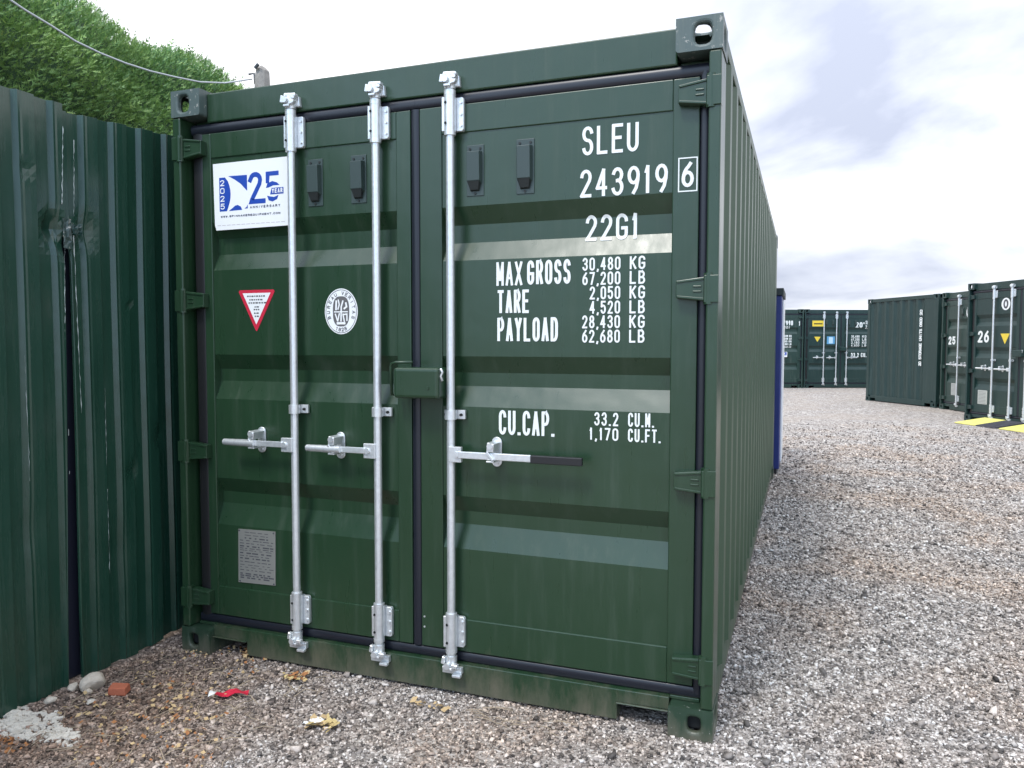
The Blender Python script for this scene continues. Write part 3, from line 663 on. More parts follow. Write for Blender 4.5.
def mB(root, dl, dr):
    numsticker(dl, .27, 2.03, .38, .19, 'yellow'); numsticker(dl, .34, 1.52, .21, .17, 'tri'); numsticker(dl, .76, 1.45, .26, .25, 'blue')
    t = MB(); text(t, "20'", 1.70, 1.99, 1.99, 2.17, 0.018, on_door, gap=.25); text(t, 'SLEU', 2.02, 2.24, 2.10, 2.22, 0.008, on_door); text(t, '22G1', 2.02, 2.24, 1.955, 2.07, 0.008, on_door)
    for i, (a, b) in enumerate([('30,480', 'KG'), ('67,200', 'LB'), ('2,180', 'KG'), ('4,800', 'LB')]):
        text(t, a, 1.56, 1.83, 1.66-.1*i, 1.74-.1*i, .007, on_door); text(t, b, 1.92, 2.06, 1.66-.1*i, 1.74-.1*i, .007, on_door)
    text(t, '33.2 CU.M.', 1.56, 2.2, 1.02, 1.16, .012, on_door)
    t.build('weight_lettering', LET, dr)
def mA(root, dl, dr):
    t = MB(); text(t, '27990', 1.70, 2.10, 2.06, 2.22, .014, on_door); text(t, '22G1', 1.72, 2.0, 1.95, 2.03, .009, on_door)
    for i, a in enumerate(('30,480 KG', '67,200 LB', '2,180 KG', '4,800 LB', '28,300 KG')): text(t, a, 1.72, 2.06, 1.68-.09*i, 1.75-.09*i, .008, on_door)
    t.build('weight_lettering', LET, dr)
    t = MB(); text(t, '1', 2.28, 2.34, 2.05, 2.20, .012, on_stile); t.build('check_digit', LET, dr)
    numsticker(dr, 1.74, 1.0, .19, .19, 'logo')
def mC(root, a, b):
    t = MB(); fn = plane_fn(0.011)
    def up(x, z, lift=0.0): return (1.915 - z*0.075, 0.0115-lift, 0.95 + x)
    up.__name__ = 'flat'
    xx = 0.0
    for word, ln in (('20', .10), ('STORAGE', .38), ('UNITS', .28), ('0800', .22), ('20', .13)):
        n = len(word); u = ln/n
        for i, c in enumerate(word):
            for k, pl in enumerate(pieces(c)):
                # letters turned to read upwards
                def up2(x, z, lift=0.0, o=xx+i*u): return (1.925 - z, 0.0115-lift, 0.95 + o + x)
                up2.__name__ = 'flat'
                ribbon(t, [(a_*u*.72, b_*.07) for a_, b_ in pl], .010, up2, 0, k*.0003)
        xx += ln + .05
        t.build('vertical_lettering', LET, root); t = MB()

F_ = Vector((-0.35115, 0.93632, 0)); R_ = Vector((0.93632, 0.35115, 0))
def cw(lat, dep): p = Vector((CAM.x, CAM.y, 0)) + R_*lat + F_*dep; return (p.x, p.y, 0)
YAW = 0.358834
container('container', 'large dark green shipping container marked 243919, nearest to the camera beside the sheet fence', (0, 0, 0), 0, GREEN, GREENC, marks=marks_main)
def row(theta):     # local +x runs along the row towards the camera: (sin t, -cos t) in (lat, dep)
    v = R_*math.sin(R(theta)) - F_*math.cos(R(theta)); return math.atan2(v.y, v.x)
gy = 'dark green containers of the yard'
container('container', 'green container numbered 26 with yellow and black ramps at its doors', cw(8.64, 14.8), row(9), GREEN_B, GREEN_B, gy, marks=m26, vents=False)
container('container', 'green container numbered 25, behind and left of number 26', cw(9.62, 17.45), row(0), GREEN_D, GREEN_D, gy, marks=m25)
v = R_*math.sin(R(12)) - F_*math.cos(R(12)); pc = Vector(cw(9.63, 17.62)) - v*W
container('container', 'green container with ribbed blank end and a narrow vertical line of white lettering', tuple(pc), row(12), GREEN_B, GREEN_B, gy, front='end', marks=mC)
container('container', 'far green container with a yellow label and yellow triangle on its left door', cw(9.62, 25.6), YAW, GREEN_B, GREEN_B, gy, marks=mB, lockbox=True)
container('container', 'far green container half hidden behind the big container, with a blue and white logo label', cw(9.62-W-0.05, 25.55), YAW, GREEN_D, GREEN_D, gy, marks=mA)

# ------------------------------------------------------------------ blue storage unit behind
bu = empty('storage_unit', (2.492, 6.22, 0)); tag(bu, 'low blue steel storage unit with pale corner trim, peeping out behind the big green container', 'storage unit')
m = MB(); m.box(-1.9, -0.006, 0.0, 0.95, 0.06, 1.98); m.build('body', BLUE, bu, bevel=0.01)
m = MB(); m.box(-1.93, 0.012, -0.02, 0.97, 1.9805, 2.06); m.build('roof', plain('dark_roof', (.02,.03,.03), .6), bu, bevel=0.006)
m = MB(); m.box(-1.88, -0.03, 0.02, 0.93, 0.0, 0.0595); m.build('base_frame', BLACK, bu)
m = MB(); m.box(-0.0055, 0.008, 0.35, 0.94, 0.10, 1.94); m.build('side_trim', WHITE, bu)

# ------------------------------------------------------------------ ramps before number 26
def ramp(x0, x1, label, col, hz=0.10, dep=0.60):
    r = empty('ramp', cw(8.64, 14.8), row(9)); tag(r, label, 'ramp', 'ramps at the doors of container 26')
    m = MB(); m.hexa([(x0,-dep,0.004),(x1,-dep,0.004),(x1,0.02,0.004),(x0,0.02,0.004),(x0,-dep,0.022),(x1,-dep,0.022),(x1,0.02,hz),(x0,0.02,hz)])
    o = m.build('ramp', col, None, bevel=0.004); o.location = r.location; o.rotation_euler = r.rotation_euler
    for k in ('label','category','group'): o[k] = r[k]
    bpy.data.objects.remove(r)
    m = MB()
    for i in range(5):
        d0 = -dep+0.05+i*0.09; zz = 0.022+(hz-0.022)*(d0+dep)/(dep+.02)
        m.box(x0+.03, x1-.03, d0, d0+.02, zz-.006, zz+.008)
    m.build('grip_ridge', col, o, bevel=.003)
YR = paint('yellow_rubber', (.72,.66,.16), (.78,.72,.22), rough=.6, dust=.3); BR = paint('black_rubber', (.035,.034,.045), (.05,.05,.06), rough=.7, dust=.2)
ramp(0.50, 1.00, 'faded yellow rubber ramp at the left door of container 26', YR)
ramp(1.02, 1.45, 'black rubber ramp between the two yellow ramps', BR)
ramp(1.55, 2.15, 'faded yellow rubber ramp cut by the right edge of the photo', YR)

# ------------------------------------------------------------------ corrugated sheet fence
fe = empty('metal_fence', (-0.165, 0, 0)); tag(fe, 'dark green corrugated sheet metal fence, dented and scratched, left of the container', 'fence')
def smooth(t): t = max(0, min(1, t)); return t*t*(3-2*t)
rnd = random.Random(5)
dents = [(-0.485, 1.92, .028, .05, .05), (-0.44, 1.86, .03, .05, .02), (-0.385, 1.92, .03, .035, -.02), (-.31, 1.93, .035, .07, .022), (-.09, 1.62, .02, .02, .008), (-.60, 2.13, .02, .03, .012),
         (-.10, .86, .03, .05, .012), (-.2, .5, .05, .12, .008), (.06, 1.0, .03, .06, .01), (-.62, .7, .05, .1, .008), (-.25, 1.2, .05, .2, .006)]
def sheet(name, y0, y1, z0f, z1f, edge_r=None, edge_l=None, off=0.0):
    pitch = 0.152; key = [(0,0),(.052,0),(.066,.020),(.120,.020),(.134,0)]; ys = []
    y = math.floor(y0/pitch)*pitch - pitch
    while y < y1 + pitch:
        for a, d in key: ys.append((y+a, d)); 
        ys.append((y+.144, .002))
        for a, d in ((.026,.0005),(.094,.0197)): ys.append((y+a, d))
        y += pitch
    ys = sorted(ys); ys = [(a, d) for a, d in ys if y0 <= a <= y1]
    rows = []; nz = 90
    for i in range(nz+1):
        t = i/nz; r_ = []
        for j, (a, d) in enumerate(ys):
            z0 = z0f(a); z1 = z1f(a); z = z0+(z1-z0)*t; yy = a; x = -d + off
            for dy_, dz_, ry_, rz_, am in dents:
                q = ((yy-dy_)/ry_)**2 + ((z-dz_)/rz_)**2
                if q < 6: x -= am*math.exp(-q)
            x += .003*math.sin(z*3.1+a*5)
            if edge_r: yy = min(yy, edge_r(z) + (j-len(ys)+1)*0.002)
            if edge_l: yy = max(yy, edge_l(z) + j*0.002)
            r_.append((x, yy, z))
        rows.append(r_)
    m = MB(); m.grid(rows); o = m.build(name, FENCE, fe); s_ = o.modifiers.new('s', 'SOLIDIFY'); s_.thickness = .0015; s_.offset = -1
    b_ = o.modifiers.new('b', 'BEVEL'); b_.width = .004; b_.segments = 2; b_.limit_method = 'ANGLE'; b_.angle_limit = R(25)
    return o
seam_l = lambda z: -0.418 if z > 1.93 else -0.436 - 0.020*(1.93-z)
seam_r = lambda z: -0.470 if z > 1.98 else (-0.400 - .070*(z-1.90)/.08 if z > 1.90 else (-0.400 + 0.002*(1.93-z)))
sheet('sheet_panel', -2.6, -0.416, lambda a: -0.01, lambda a: 2.432+.0*a, edge_r=seam_l, off=0.012)
sheet('sheet_panel', -0.470, 5.9, lambda a: 0.0 + .03*smooth((a+.1)/.3), lambda a: 2.408 + .075*(a+.42) if a < .2 else 2.45, edge_l=seam_r)
m = MB(); m.box(-0.080, -0.050, -0.480, -0.36, 0.0, 1.95); m.build('post', plain('post_grey', (.016,.018,.032), .35), fe, bevel=.006)
for yy in (-2.2, 1.5, 3.4, 5.2):
    m = MB(); m.box(-0.10, -0.04, yy, yy+.06, 0.0, 2.36); m.build('post', FENCE, fe)
for zz in (.35, 2.05):
    m = MB(); m.box(-0.10, -0.045, -2.6, -0.475, zz, zz+.05); m.box(-.10, -.045, -.355, 5.9, zz, zz+.05); m.build('rail', FENCE, fe)
# torn, crumpled folds, bright scratches and painted-in crease highlights at the damaged seam
m = MB(); rr = random.Random(11)
def crumple(y0, y1, z0, z1, n, k, amp, x0):
    rows = []
    for i in range(n+1):
        r_ = []
        for j in range(k+1):
            e_ = min(i/n, 1-i/n, j/k, 1-j/k)*4
            r_.append((x0 + rr.uniform(-amp, amp)*min(1, e_) , y0+(y1-y0)*j/k + rr.uniform(-.004,.004), z0+(z1-z0)*i/n + rr.uniform(-.004,.004)))
        rows.append(r_)
    m.grid(rows)
crumple(-.447, -.405, 1.84, 1.965, 7, 5, .010, .014); crumple(-.400, -.352, 1.905, 1.945, 4, 5, .009, .010)
m.build('torn_fold', paint('crushed_paint', (.010,.035,.032), (.02,.055,.05), rough=.25, dust=.35, chip=.60), fe)
m = MB()
def scratch_highlight(y, z0, z1, wd, drift=0.0, x=.0145):
    z = z0
    while z < z1:
        l = rr.uniform(.006, .035); t = (z-z0)/(z1-z0); yy = y+drift*t+rr.uniform(-.0015,.0015)
        m.box(yy-wd/2, yy+wd/2, 0, .001, z, min(z+l, z1)) if False else m.add([(x, yy-wd/2, z), (x, yy+wd/2, z), (x+.001, yy+wd*.4, z+l), (x+.001, yy-wd*.6, z+l)], [(0,1,2,3)])
        z += l + rr.choice((.0, .005, .03, .15)); wd = wd*rr.uniform(.8,1.25)
def crease_highlight(y0, z0, y1, z1, x, r, seed, n=26):
    q = random.Random(seed); m.tube([(x, y0+(y1-y0)*i/n+q.uniform(-.0015,.0015), z0+(z1-z0)*i/n) for i in range(n+1)], [r*q.choice((.15,.15,.5,1)) for i in range(n+1)], 5)
crease_highlight(-.432, 2.34, -.446, 2.02, .0125, .0022, 1); crease_highlight(-.440, 1.84, -.452, 1.40, .0125, .0016, 2); crease_highlight(-.372, 2.30, -.382, 1.98, .001, .0016, 3)
crease_highlight(-.386, 1.90, -.372, 1.15, .0015, .0022, 4, 40); crease_highlight(-.25, 1.25, -.25, .9, .001, .001, 5); crease_highlight(-.25, .8, -.249, .42, .001, .0011, 6); crease_highlight(-.63, 1.4, -.625, .9, .0125, .0009, 7)
scratch_highlight(-.447, .9, 1.2, .002, .0, .0125)
m.build('scratch_highlight', plain('scratch_and_highlight', (.5,.55,.53), .5), fe)

# ------------------------------------------------------------------ ground
def ground_mat(stones=False):
    m, t, b = newmat('gravel_stones' if stones else 'gravel_ground'); L = t.links
    tc = nd(t, 'ShaderNodeTexCoord'); geo = nd(t, 'ShaderNodeNewGeometry')
    patch = nd(t, 'ShaderNodeTexNoise', inp={'Scale': 0.9, 'Detail': 5.0, 'Roughness': 0.6, 'Distortion': .5}); L.new(tc.outputs['Object'], patch.inputs['Vector'])
    pr = nd(t, 'ShaderNodeMapRange', inp={1: .44, 2: .62, 3: 0., 4: 1.}); L.new(patch.outputs[0], pr.inputs[0])
    ramp_ = nd(t, 'ShaderNodeValToRGB')
    cr = ramp_.color_ramp
    stops = [(0., (.06,.055,.052)), (.15, (.15,.137,.128)), (.35, (.26,.235,.218)), (.55, (.34,.31,.288)), (.74, (.43,.40,.375)), (.90, (.56,.535,.51)), (1., (.70,.685,.66))]
    cr.elements[0].position = 0; cr.elements[0].color = (*stops[0][1], 1); cr.elements[1].position = 1; cr.elements[1].color = (*stops[-1][1], 1)
    stops = [(p, tuple(min(.86, q*k*(.62+.55*p)) for q, k in zip(c, (1.17, 1.15, 1.125)))) for p, c in stops]
    for p, c in stops[1:-1]: e = cr.elements.new(p); e.color = (*c, 1)
    # brown soil and dead-leaf dust trodden in between fence and doors
    sx = nd(t, 'ShaderNodeSeparateXYZ'); L.new(tc.outputs['Object'], sx.inputs[0])
    sm = nd(t, 'ShaderNodeMapRange', inp={1: 1.7, 2: -0.1, 3: -0.25, 4: 0.45}); L.new(sx.outputs[0], sm.inputs[0])
    sn = nd(t, 'ShaderNodeTexNoise', inp={'Scale': 5.0, 'Detail': 7.0, 'Roughness': 0.7}); L.new(tc.outputs['Object'], sn.inputs['Vector'])
    sa = nd(t, 'ShaderNodeMath', operation='ADD'); L.new(sm.outputs[0], sa.inputs[0]); L.new(sn.outputs[0], sa.inputs[1])
    sf = nd(t, 'ShaderNodeMapRange', inp={1: 0.40, 2: 0.85, 3: 0.0, 4: 0.75}); L.new(sa.outputs[0], sf.inputs[0])
    def soil(col):
        k = nd(t, 'ShaderNodeMix', data_type='RGBA', blend_type='MULTIPLY', inp={7: (.62, .47, .38, 1)}); L.new(sf.outputs[0], k.inputs[0]); L.new(col, k.inputs[6]); return k.outputs[2]
    if stones:
        L.new(geo.outputs['Random Per Island'], ramp_.inputs[0])
        tint = nd(t, 'ShaderNodeMix', data_type='RGBA', blend_type='MULTIPLY', inp={7: (1.0, .85, .73, 1)})
        mul = nd(t, 'ShaderNodeMath', operation='MULTIPLY', inp={1: .85}); L.new(pr.outputs[0], mul.inputs[0]); L.new(mul.outputs[0], tint.inputs[0]); L.new(ramp_.outputs[0], tint.inputs[6])
        n = nd(t, 'ShaderNodeTexNoise', inp={'Scale': 300., 'Detail': 3.}); L.new(tc.outputs['Object'], n.inputs['Vector'])
        mm = nd(t, 'ShaderNodeMix', data_type='RGBA', blend_type='OVERLAY', inp={0: .5}); L.new(tint.outputs[2], mm.inputs[6]); L.new(n.outputs[0], mm.inputs[7])
        L.new(soil(mm.outputs[2]), b.inputs['Base Color']); b.inputs['Roughness'].default_value = .85
        return m
    v1 = nd(t, 'ShaderNodeTexVoronoi', inp={'Scale': 70., 'Randomness': 1.}); L.new(tc.outputs['Object'], v1.inputs['Vector'])
    v2 = nd(t, 'ShaderNodeTexVoronoi', inp={'Scale': 22.}); L.new(tc.outputs['Object'], v2.inputs['Vector'])
    sp = nd(t, 'ShaderNodeSeparateColor'); L.new(v1.outputs['Color'], sp.inputs[0])
    sp2 = nd(t, 'ShaderNodeSeparateColor'); L.new(v2.outputs['Color'], sp2.inputs[0])
    mixv = nd(t, 'ShaderNodeMix', inp={0: .42}); L.new(sp.outputs[0], mixv.inputs[2]); L.new(sp2.outputs[0], mixv.inputs[3])
    L.new(mixv.outputs[0], ramp_.inputs[0])
    sand = nd(t, 'ShaderNodeTexNoise', inp={'Scale': 60., 'Detail': 6., 'Roughness': .75}); L.new(tc.outputs['Object'], sand.inputs['Vector'])
    sr = nd(t, 'ShaderNodeValToRGB'); L.new(sand.outputs[0], sr.inputs[0])
    sr.color_ramp.elements[0].position = .3; sr.color_ramp.elements[0].color = (.24,.19,.155,1); sr.color_ramp.elements[1].position = .75; sr.color_ramp.elements[1].color = (.56,.48,.40,1)
    fac = nd(t, 'ShaderNodeMath', operation='MULTIPLY', inp={1: .45}); L.new(pr.outputs[0], fac.inputs[0])
    mm = nd(t, 'ShaderNodeMix', data_type='RGBA'); L.new(fac.outputs[0], mm.inputs[0]); L.new(ramp_.outputs[0], mm.inputs[6]); L.new(sr.outputs[0], mm.inputs[7])
    cn = nd(t, 'ShaderNodeTexNoise', inp={'Scale': 11., 'Detail': 8., 'Roughness': .85}); L.new(tc.outputs['Object'], cn.inputs['Vector'])
    cm_ = nd(t, 'ShaderNodeMapRange', inp={1: .3, 2: .7, 3: .50, 4: 1.5}); L.new(cn.outputs[0], cm_.inputs[0])
    cs = nd(t, 'ShaderNodeVectorMath', operation='SCALE'); L.new(mm.outputs[2], cs.inputs[0]); L.new(cm_.outputs[0], cs.inputs['Scale'])
    L.new(soil(cs.outputs[0]), b.inputs['Base Color']); b.inputs['Roughness'].default_value = .9
    inv = nd(t, 'ShaderNodeMath', operation='MULTIPLY_ADD', inp={1: -1., 2: 1.}); L.new(v1.outputs['Distance'], inv.inputs[0])
    bp = nd(t, 'ShaderNodeBump', inp={'Strength': .8, 'Distance': .012}); L.new(inv.outputs[0], bp.inputs['Height'])
    bp2 = nd(t, 'ShaderNodeBump', inp={'Strength': .5, 'Distance': .03}); L.new(v2.outputs['Distance'], bp2.inputs['Height']); L.new(bp.outputs[0], bp2.inputs['Normal'])
    L.new(bp2.outputs[0], b.inputs['Normal'])
    return m
m = MB(); m.add([(-150,-60,0),(150,-60,0),(150,250,0),(-150,250,0)], [(0,1,2,3)]); tag(m.build('gravel_ground', ground_mat()), kind='structure')

def stones_mesh():
    rg = np.random.default_rng(4)
    def pts(n, x0, x1, y0, y1):
        p = np.stack([rg.uniform(x0, x1, n), rg.uniform(y0, y1, n)], 1)
        return p
    P = []; SZ = []
    fx, fy = -0.35115, 0.93632
    cand = pts(1900000, -0.3, 12.0, -1.5, 13.0)
    d = cand - np.array([CAM.x, CAM.y]); dep = d[:,0]*fx + d[:,1]*fy; lat = d[:,0]*fy - d[:,1]*fx
    keep = (dep > 1.7) & (np.abs(lat) < dep*0.70+0.25) & (dep < 15)
    inside = (cand[:,0] > 0.10) & (cand[:,0] < 2.34) & (cand[:,1] > .12) & (cand[:,1] < 6.0)
    keep &= ~inside & (cand[:,0] > -.15)
    prob = np.clip((3.4/dep)**1.9, 0, 1)*np.clip((15-dep)/6, 0, 1)
    keep &= rg.uniform(0, 1, len(cand)) < prob
    # sandy bare areas are thinner
    cand = cand[keep]; dep = dep[keep]; n = len(cand)
    size = rg.lognormal(math.log(.0040), .42, n) * np.clip((dep/3.4)**.5, 1, 1.9); size = np.clip(size, .0020, .017)
    base = np.array([(-1,-1,-1),(1,-1,-1),(1,1,-1),(-1,1,-1),(-1,-1,1),(1,-1,1),(1,1,1),(-1,1,1)], float)*.8
    V = base[None] * rg.uniform(.55, 1.15, (n,8,1)) + rg.uniform(-.25, .25, (n,8,3))
    V *= rg.uniform(.6, 1.3, (n,1,3)); V[:,:,2] *= .7
    a = rg.uniform(0, 2*math.pi, n); tx = rg.uniform(-.7, .7, n)
    c, s = np.cos(tx), np.sin(tx); y = V[:,:,1]*c[:,None]-V[:,:,2]*s[:,None]; z = V[:,:,1]*s[:,None]+V[:,:,2]*c[:,None]; V[:,:,1] = y; V[:,:,2] = z
    c, s = np.cos(a), np.sin(a); x = V[:,:,0]*c[:,None]-V[:,:,1]*s[:,None]; y = V[:,:,0]*s[:,None]+V[:,:,1]*c[:,None]; V[:,:,0] = x; V[:,:,1] = y
    V *= size[:,None,None]; V[:,:,0] += cand[:,None,0]; V[:,:,1] += cand[:,None,1]
    V[:,:,2] += (size*rg.uniform(.0, .75, n))[:,None]
    q = np.array([(0,3,2,1),(4,5,6,7),(0,1,5,4),(1,2,6,5),(2,3,7,6),(3,0,4,7)])
    Fc = (q[None] + (np.arange(n)*8)[:,None,None]).reshape(-1)
    me = bpy.data.meshes.new('gravel'); me.vertices.add(n*8); me.vertices.foreach_set('co', V.reshape(-1).astype(np.float32))
    me.loops.add(len(Fc)); me.loops.foreach_set('vertex_index', Fc.astype(np.int32)); me.polygons.add(n*6)
    me.polygons.foreach_set('loop_start', (np.arange(n*6)*4).astype(np.int32)); me.update(calc_edges=True)
    me.materials.append(ground_mat(True)); o = bpy.data.objects.new('gravel', me); COL.objects.link(o)
    tag(o, 'loose grey and white gravel chippings spread over the yard', 'gravel', kind='stuff'); print('stones', n)
stones_mesh()

# ------------------------------------------------------------------ rubble and litter
def rock(name, x, y, r, sq, mat, label, cat='stone', seed=0, group=None):
    g = random.Random(seed); bm = bmesh.new(); bmesh.ops.create_icosphere(bm, subdivisions=3, radius=1)
    off = [(Vector((g.uniform(-1,1), g.uniform(-1,1), g.uniform(-1,1))).normalized(), g.uniform(.55,.95)) for _ in range(14)]
    for v in bm.verts:
        c = v.co.copy()
        for nrm, dd in off:
            k = c.dot(nrm) - dd
            if k > 0: c -= nrm*k*.85
        v.co = Vector((c.x*sq[0], c.y*sq[1], c.z*sq[2]))*r
    me = bpy.data.meshes.new(name); bm.to_mesh(me); bm.free(); me.materials.append(mat)
    o = bpy.data.objects.new(name, me); COL.objects.link(o); o.location = (x, y, r*sq[2]*.72); o.rotation_euler = (g.uniform(-.3,.3), g.uniform(-.3,.3), g.uniform(0,3))
    tag(o, label, cat, group); return o
def rockmat(name, a, b_, sc=30):
    m, t, b = newmat(name); L = t.links; tc = nd(t, 'ShaderNodeTexCoord')
    n = nd(t, 'ShaderNodeTexNoise', inp={'Scale': float(sc), 'Detail': 7., 'Roughness': .7}); L.new(tc.outputs['Object'], n.inputs['Vector'])
    mm = nd(t, 'ShaderNodeMix', data_type='RGBA', inp={6: (*a,1), 7: (*b_,1)}); L.new(n.outputs[0], mm.inputs[0]); L.new(mm.outputs[2], b.inputs['Base Color'])
    bp = nd(t, 'ShaderNodeBump', inp={'Strength': .7, 'Distance': .006}); L.new(n.outputs[0], bp.inputs['Height']); L.new(bp.outputs[0], b.inputs['Normal']); b.inputs['Roughness'].default_value = .9
    return m
PALE = rockmat('pale_stone', (.30,.24,.18), (.78,.70,.58), 55); CONC = rockmat('concrete_lump', (.50,.44,.36), (.84,.79,.70)); BRICK = rockmat('brick', (.36,.09,.045), (.52,.17,.09))
rock('stone', -0.045, -0.455, .052, (1.15,.9,.8), PALE, 'large pale round stone against the foot of the fence', seed=2)
rock('stone', -0.105, -0.495, .026, (1.0,.9,.8), PALE, 'small pale stone just left of the large round stone', seed=4)
rock('stone', -0.02, -0.50, .020, (1.0,.9,.8), PALE, 'small pale stone in front of the large round stone', seed=5)
rock('stone', -0.10, -0.61, .026, (1.2,.8,.6), PALE, 'flat pale stone lying left of the rubble, by the fence', seed=6)
rock('stone', 0.06, -0.555, .022, (1.4,.8,.5), CONC, 'flat whitish stone below the brick fragment', seed=7)
m = MB(); m.hexa([(-.038,-.022,0),(.036,-.026,0),(.040,.024,0),(-.036,.026,0),(-.036,-.020,.032),(.034,-.024,.036),(.037,.020,.034),(-.034,.024,.035)])
o = m.build('brick_fragment', BRICK, bevel=.005); o.location = (.10, -.455, .006); o.rotation_euler = (.12, .05, .45); tag(o, 'broken piece of red brick lying right of the large pale stone', 'brick')
# crushed mortar heap: one spill of pale crumbs
def crumbs(name, cx, cy, rx, ry, n, mat, label, cat, smin, smax, seed, rot=0.0):
    g = random.Random(seed); m = MB()
    for _ in range(n):
        a = g.uniform(0, 6.283); q = g.random()**.8*(1+.35*math.sin(a*3+seed)); ux, uy = rx*q*math.cos(a), ry*q*math.sin(a)
        x = cx+ux*math.cos(rot)-uy*math.sin(rot); y = cy+ux*math.sin(rot)+uy*math.cos(rot); s = g.uniform(smin, smax); z = s*.45+.006*(1-q)
        r_ = g.uniform(0,3); c, d = math.cos(r_)*s, math.sin(r_)*s
        k = [g.uniform(.6,1.2) for _ in range(8)]
        b_ = [(-1,-1),(1,-1),(1,1),(-1,1)]
        m.hexa([(x+(p*c-q_*d)*k[i], y+(p*d+q_*c)*k[i], z-s*.5) for i, (p, q_) in enumerate(b_)] + [(x+(p*c-q_*d)*k[i+4]*.8, y+(p*d+q_*c)*k[i+4]*.8, z+s*.55*k[i]) for i, (p, q_) in enumerate(b_)])
    o = m.build(name, mat); tag(o, label, cat, kind='stuff'); return o
crumbs('crushed_mortar', 0.00, -0.80, .20, .11, 330, CONC, 'white crumbled mortar spilled on the gravel by the fence foot', 'rubble', .004, .013, 3, .3)
crumbs('crushed_mortar', -.12, -.74, .06, .05, 70, CONC, 'small patch of white crumbs at the very foot of the fence', 'rubble', .003, .012, 8)
crumbs('crushed_mortar', .19, -.80, .09, .05, 90, CONC, 'thin tail of white crumbs right of the mortar spill', 'rubble', .003, .011, 9)
# leaf litter, twigs, wrapper
LEAF = [rockmat('leaf_orange', (.26,.10,.04), (.48,.22,.08), 60), rockmat('leaf_tan', (.40,.27,.13), (.62,.46,.25), 60), rockmat('leaf_yellow', (.50,.36,.13), (.66,.53,.27), 60)]
def leaves(cx, cy, rx, ry, n, mi, label, seed, lmin=.012, lmax=.035):
    g = random.Random(seed); m = MB()
    for _ in range(n):
        a = g.uniform(0,6.283); q = math.sqrt(g.random()); x = cx+rx*q*math.cos(a); y = cy+ry*q*math.sin(a); l = g.uniform(lmin,lmax); wd = l*g.uniform(.2,.5); r_ = g.uniform(0,6.283)
        ux, uy = math.cos(r_), math.sin(r_); z = g.uniform(.012,.022); up = g.uniform(-.3,.5)*l
        P = [(x,y,z), (x+ux*l*.5-uy*wd, y+uy*l*.5+ux*wd, z+up*.5+.004), (x+ux*l, y+uy*l, z+up), (x+ux*l*.5+uy*wd, y+uy*l*.5-ux*wd, z+up*.4-.002)]
        m.add(P, [(0,1,2,3)], g.choice(mi))
    tag(m.build('leaf_litter', LEAF), label, 'leaf litter', kind='stuff')
leaves(.33, .075, .07, .05, 45, [0,1], 'orange leaf scraps tucked under the left forklift pocket', 1)
leaves(.70, -.085, .06, .03, 40, [0,2,1], 'orange and yellow leaf scraps in front of the left door', 2)
leaves(1.05, -.395, .06, .035, 40, [2,1], 'yellow crisp leaf scraps around the white paper', 3, .015, .045)
leaves(.35, -.55, .35, .25, 150, [0,1,1,1], 'brown dead needles and leaf bits between fence and camera', 4, .008, .03)
leaves(.55, -.75, .3, .2, 110, [0,1], 'reddish leaf dust along the bottom edge of the view', 5, .006, .02)
leaves(.05, -.93, .12, .05, 160, [0,0], 'rust orange crumbs in the bottom left corner', 6, .006, .02)
leaves(.25, -.15, .3, .25, 150, [1,1,1,0], 'tan dead leaf bits by the left corner of the container', 7, .006, .022)
leaves(1.35, -.12, .10, .02, 20, [1], 'tan leaf scraps below the right door lock rod', 8, .012, .04)
TW = rockmat('twig', (.30,.22,.14), (.55,.45,.33), 50)
g = random.Random(21); m = MB()
for i in range(150):
    x, y = g.uniform(-.05, .9), g.uniform(-.95, .0); l = g.uniform(.03, .13); a = g.uniform(0, 6.28); k = g.uniform(-.4,.4)
    m.tube([(x, y, .013), (x+math.cos(a)*l*.5, y+math.sin(a)*l*.5, g.uniform(.014,.03)), (x+math.cos(a+k)*l, y+math.sin(a+k)*l, .013)], g.uniform(.0008,.0018), 4)
for i in range(14):
    x, y = g.uniform(1.2, 1.9), g.uniform(-.2, -.05); l = g.uniform(.05, .14); a = g.uniform(-.3, .3)
    m.tube([(x, y, .012), (x+math.cos(a)*l*.5, y+math.sin(a)*l*.5, .018), (x+math.cos(a)*l, y+math.sin(a)*l, .012)], .0014, 4)
tag(m.build('dry_twigs', TW), 'thin dry twigs and straw scattered on the gravel', 'twigs', kind='stuff')
m = MB(); m.grid([[(-.055+.11*i/6, -.014+.028*j/2+.004*math.sin(i*2), .006*math.sin(i*1.7+j)+.012) for i in range(7)] for j in range(3)])
o = m.build('wrapper', [REDV, WHITE]); o.scale = (1.4,1.5,1.2); o.location = (.55, -.325, .010); o.rotation_euler = (0,0,.55); tag(o, 'crumpled pinkish red and white wrapper lying on the gravel', 'litter')
for i, p in enumerate(o.data.polygons): p.material_index = 1 if p.center.x < -.028 else 0
s_ = o.modifiers.new('s','SOLIDIFY'); s_.thickness = .0008
def scrap(x, y, sz, label, seed):
    g = random.Random(seed); m = MB(); n = 5
    m.grid([[(sz*(i/n-.5)*g.uniform(.8,1.1), sz*.8*(j/n-.5)*g.uniform(.8,1.1), .010+g.uniform(0,.25)*sz) for i in range(n+1)] for j in range(n+1)])
    o = m.build('paper_scrap', WHITE); o.location = (x, y, .004); s_ = o.modifiers.new('s','SOLIDIFY'); s_.thickness = .0008; tag(o, label, 'litter')
scrap(1.015, -.385, .05, 'crumpled white paper scrap among yellow leaf scraps', 1); scrap(.985, -.41, .022, 'tiny white paper scrap beside the crumpled one', 2)

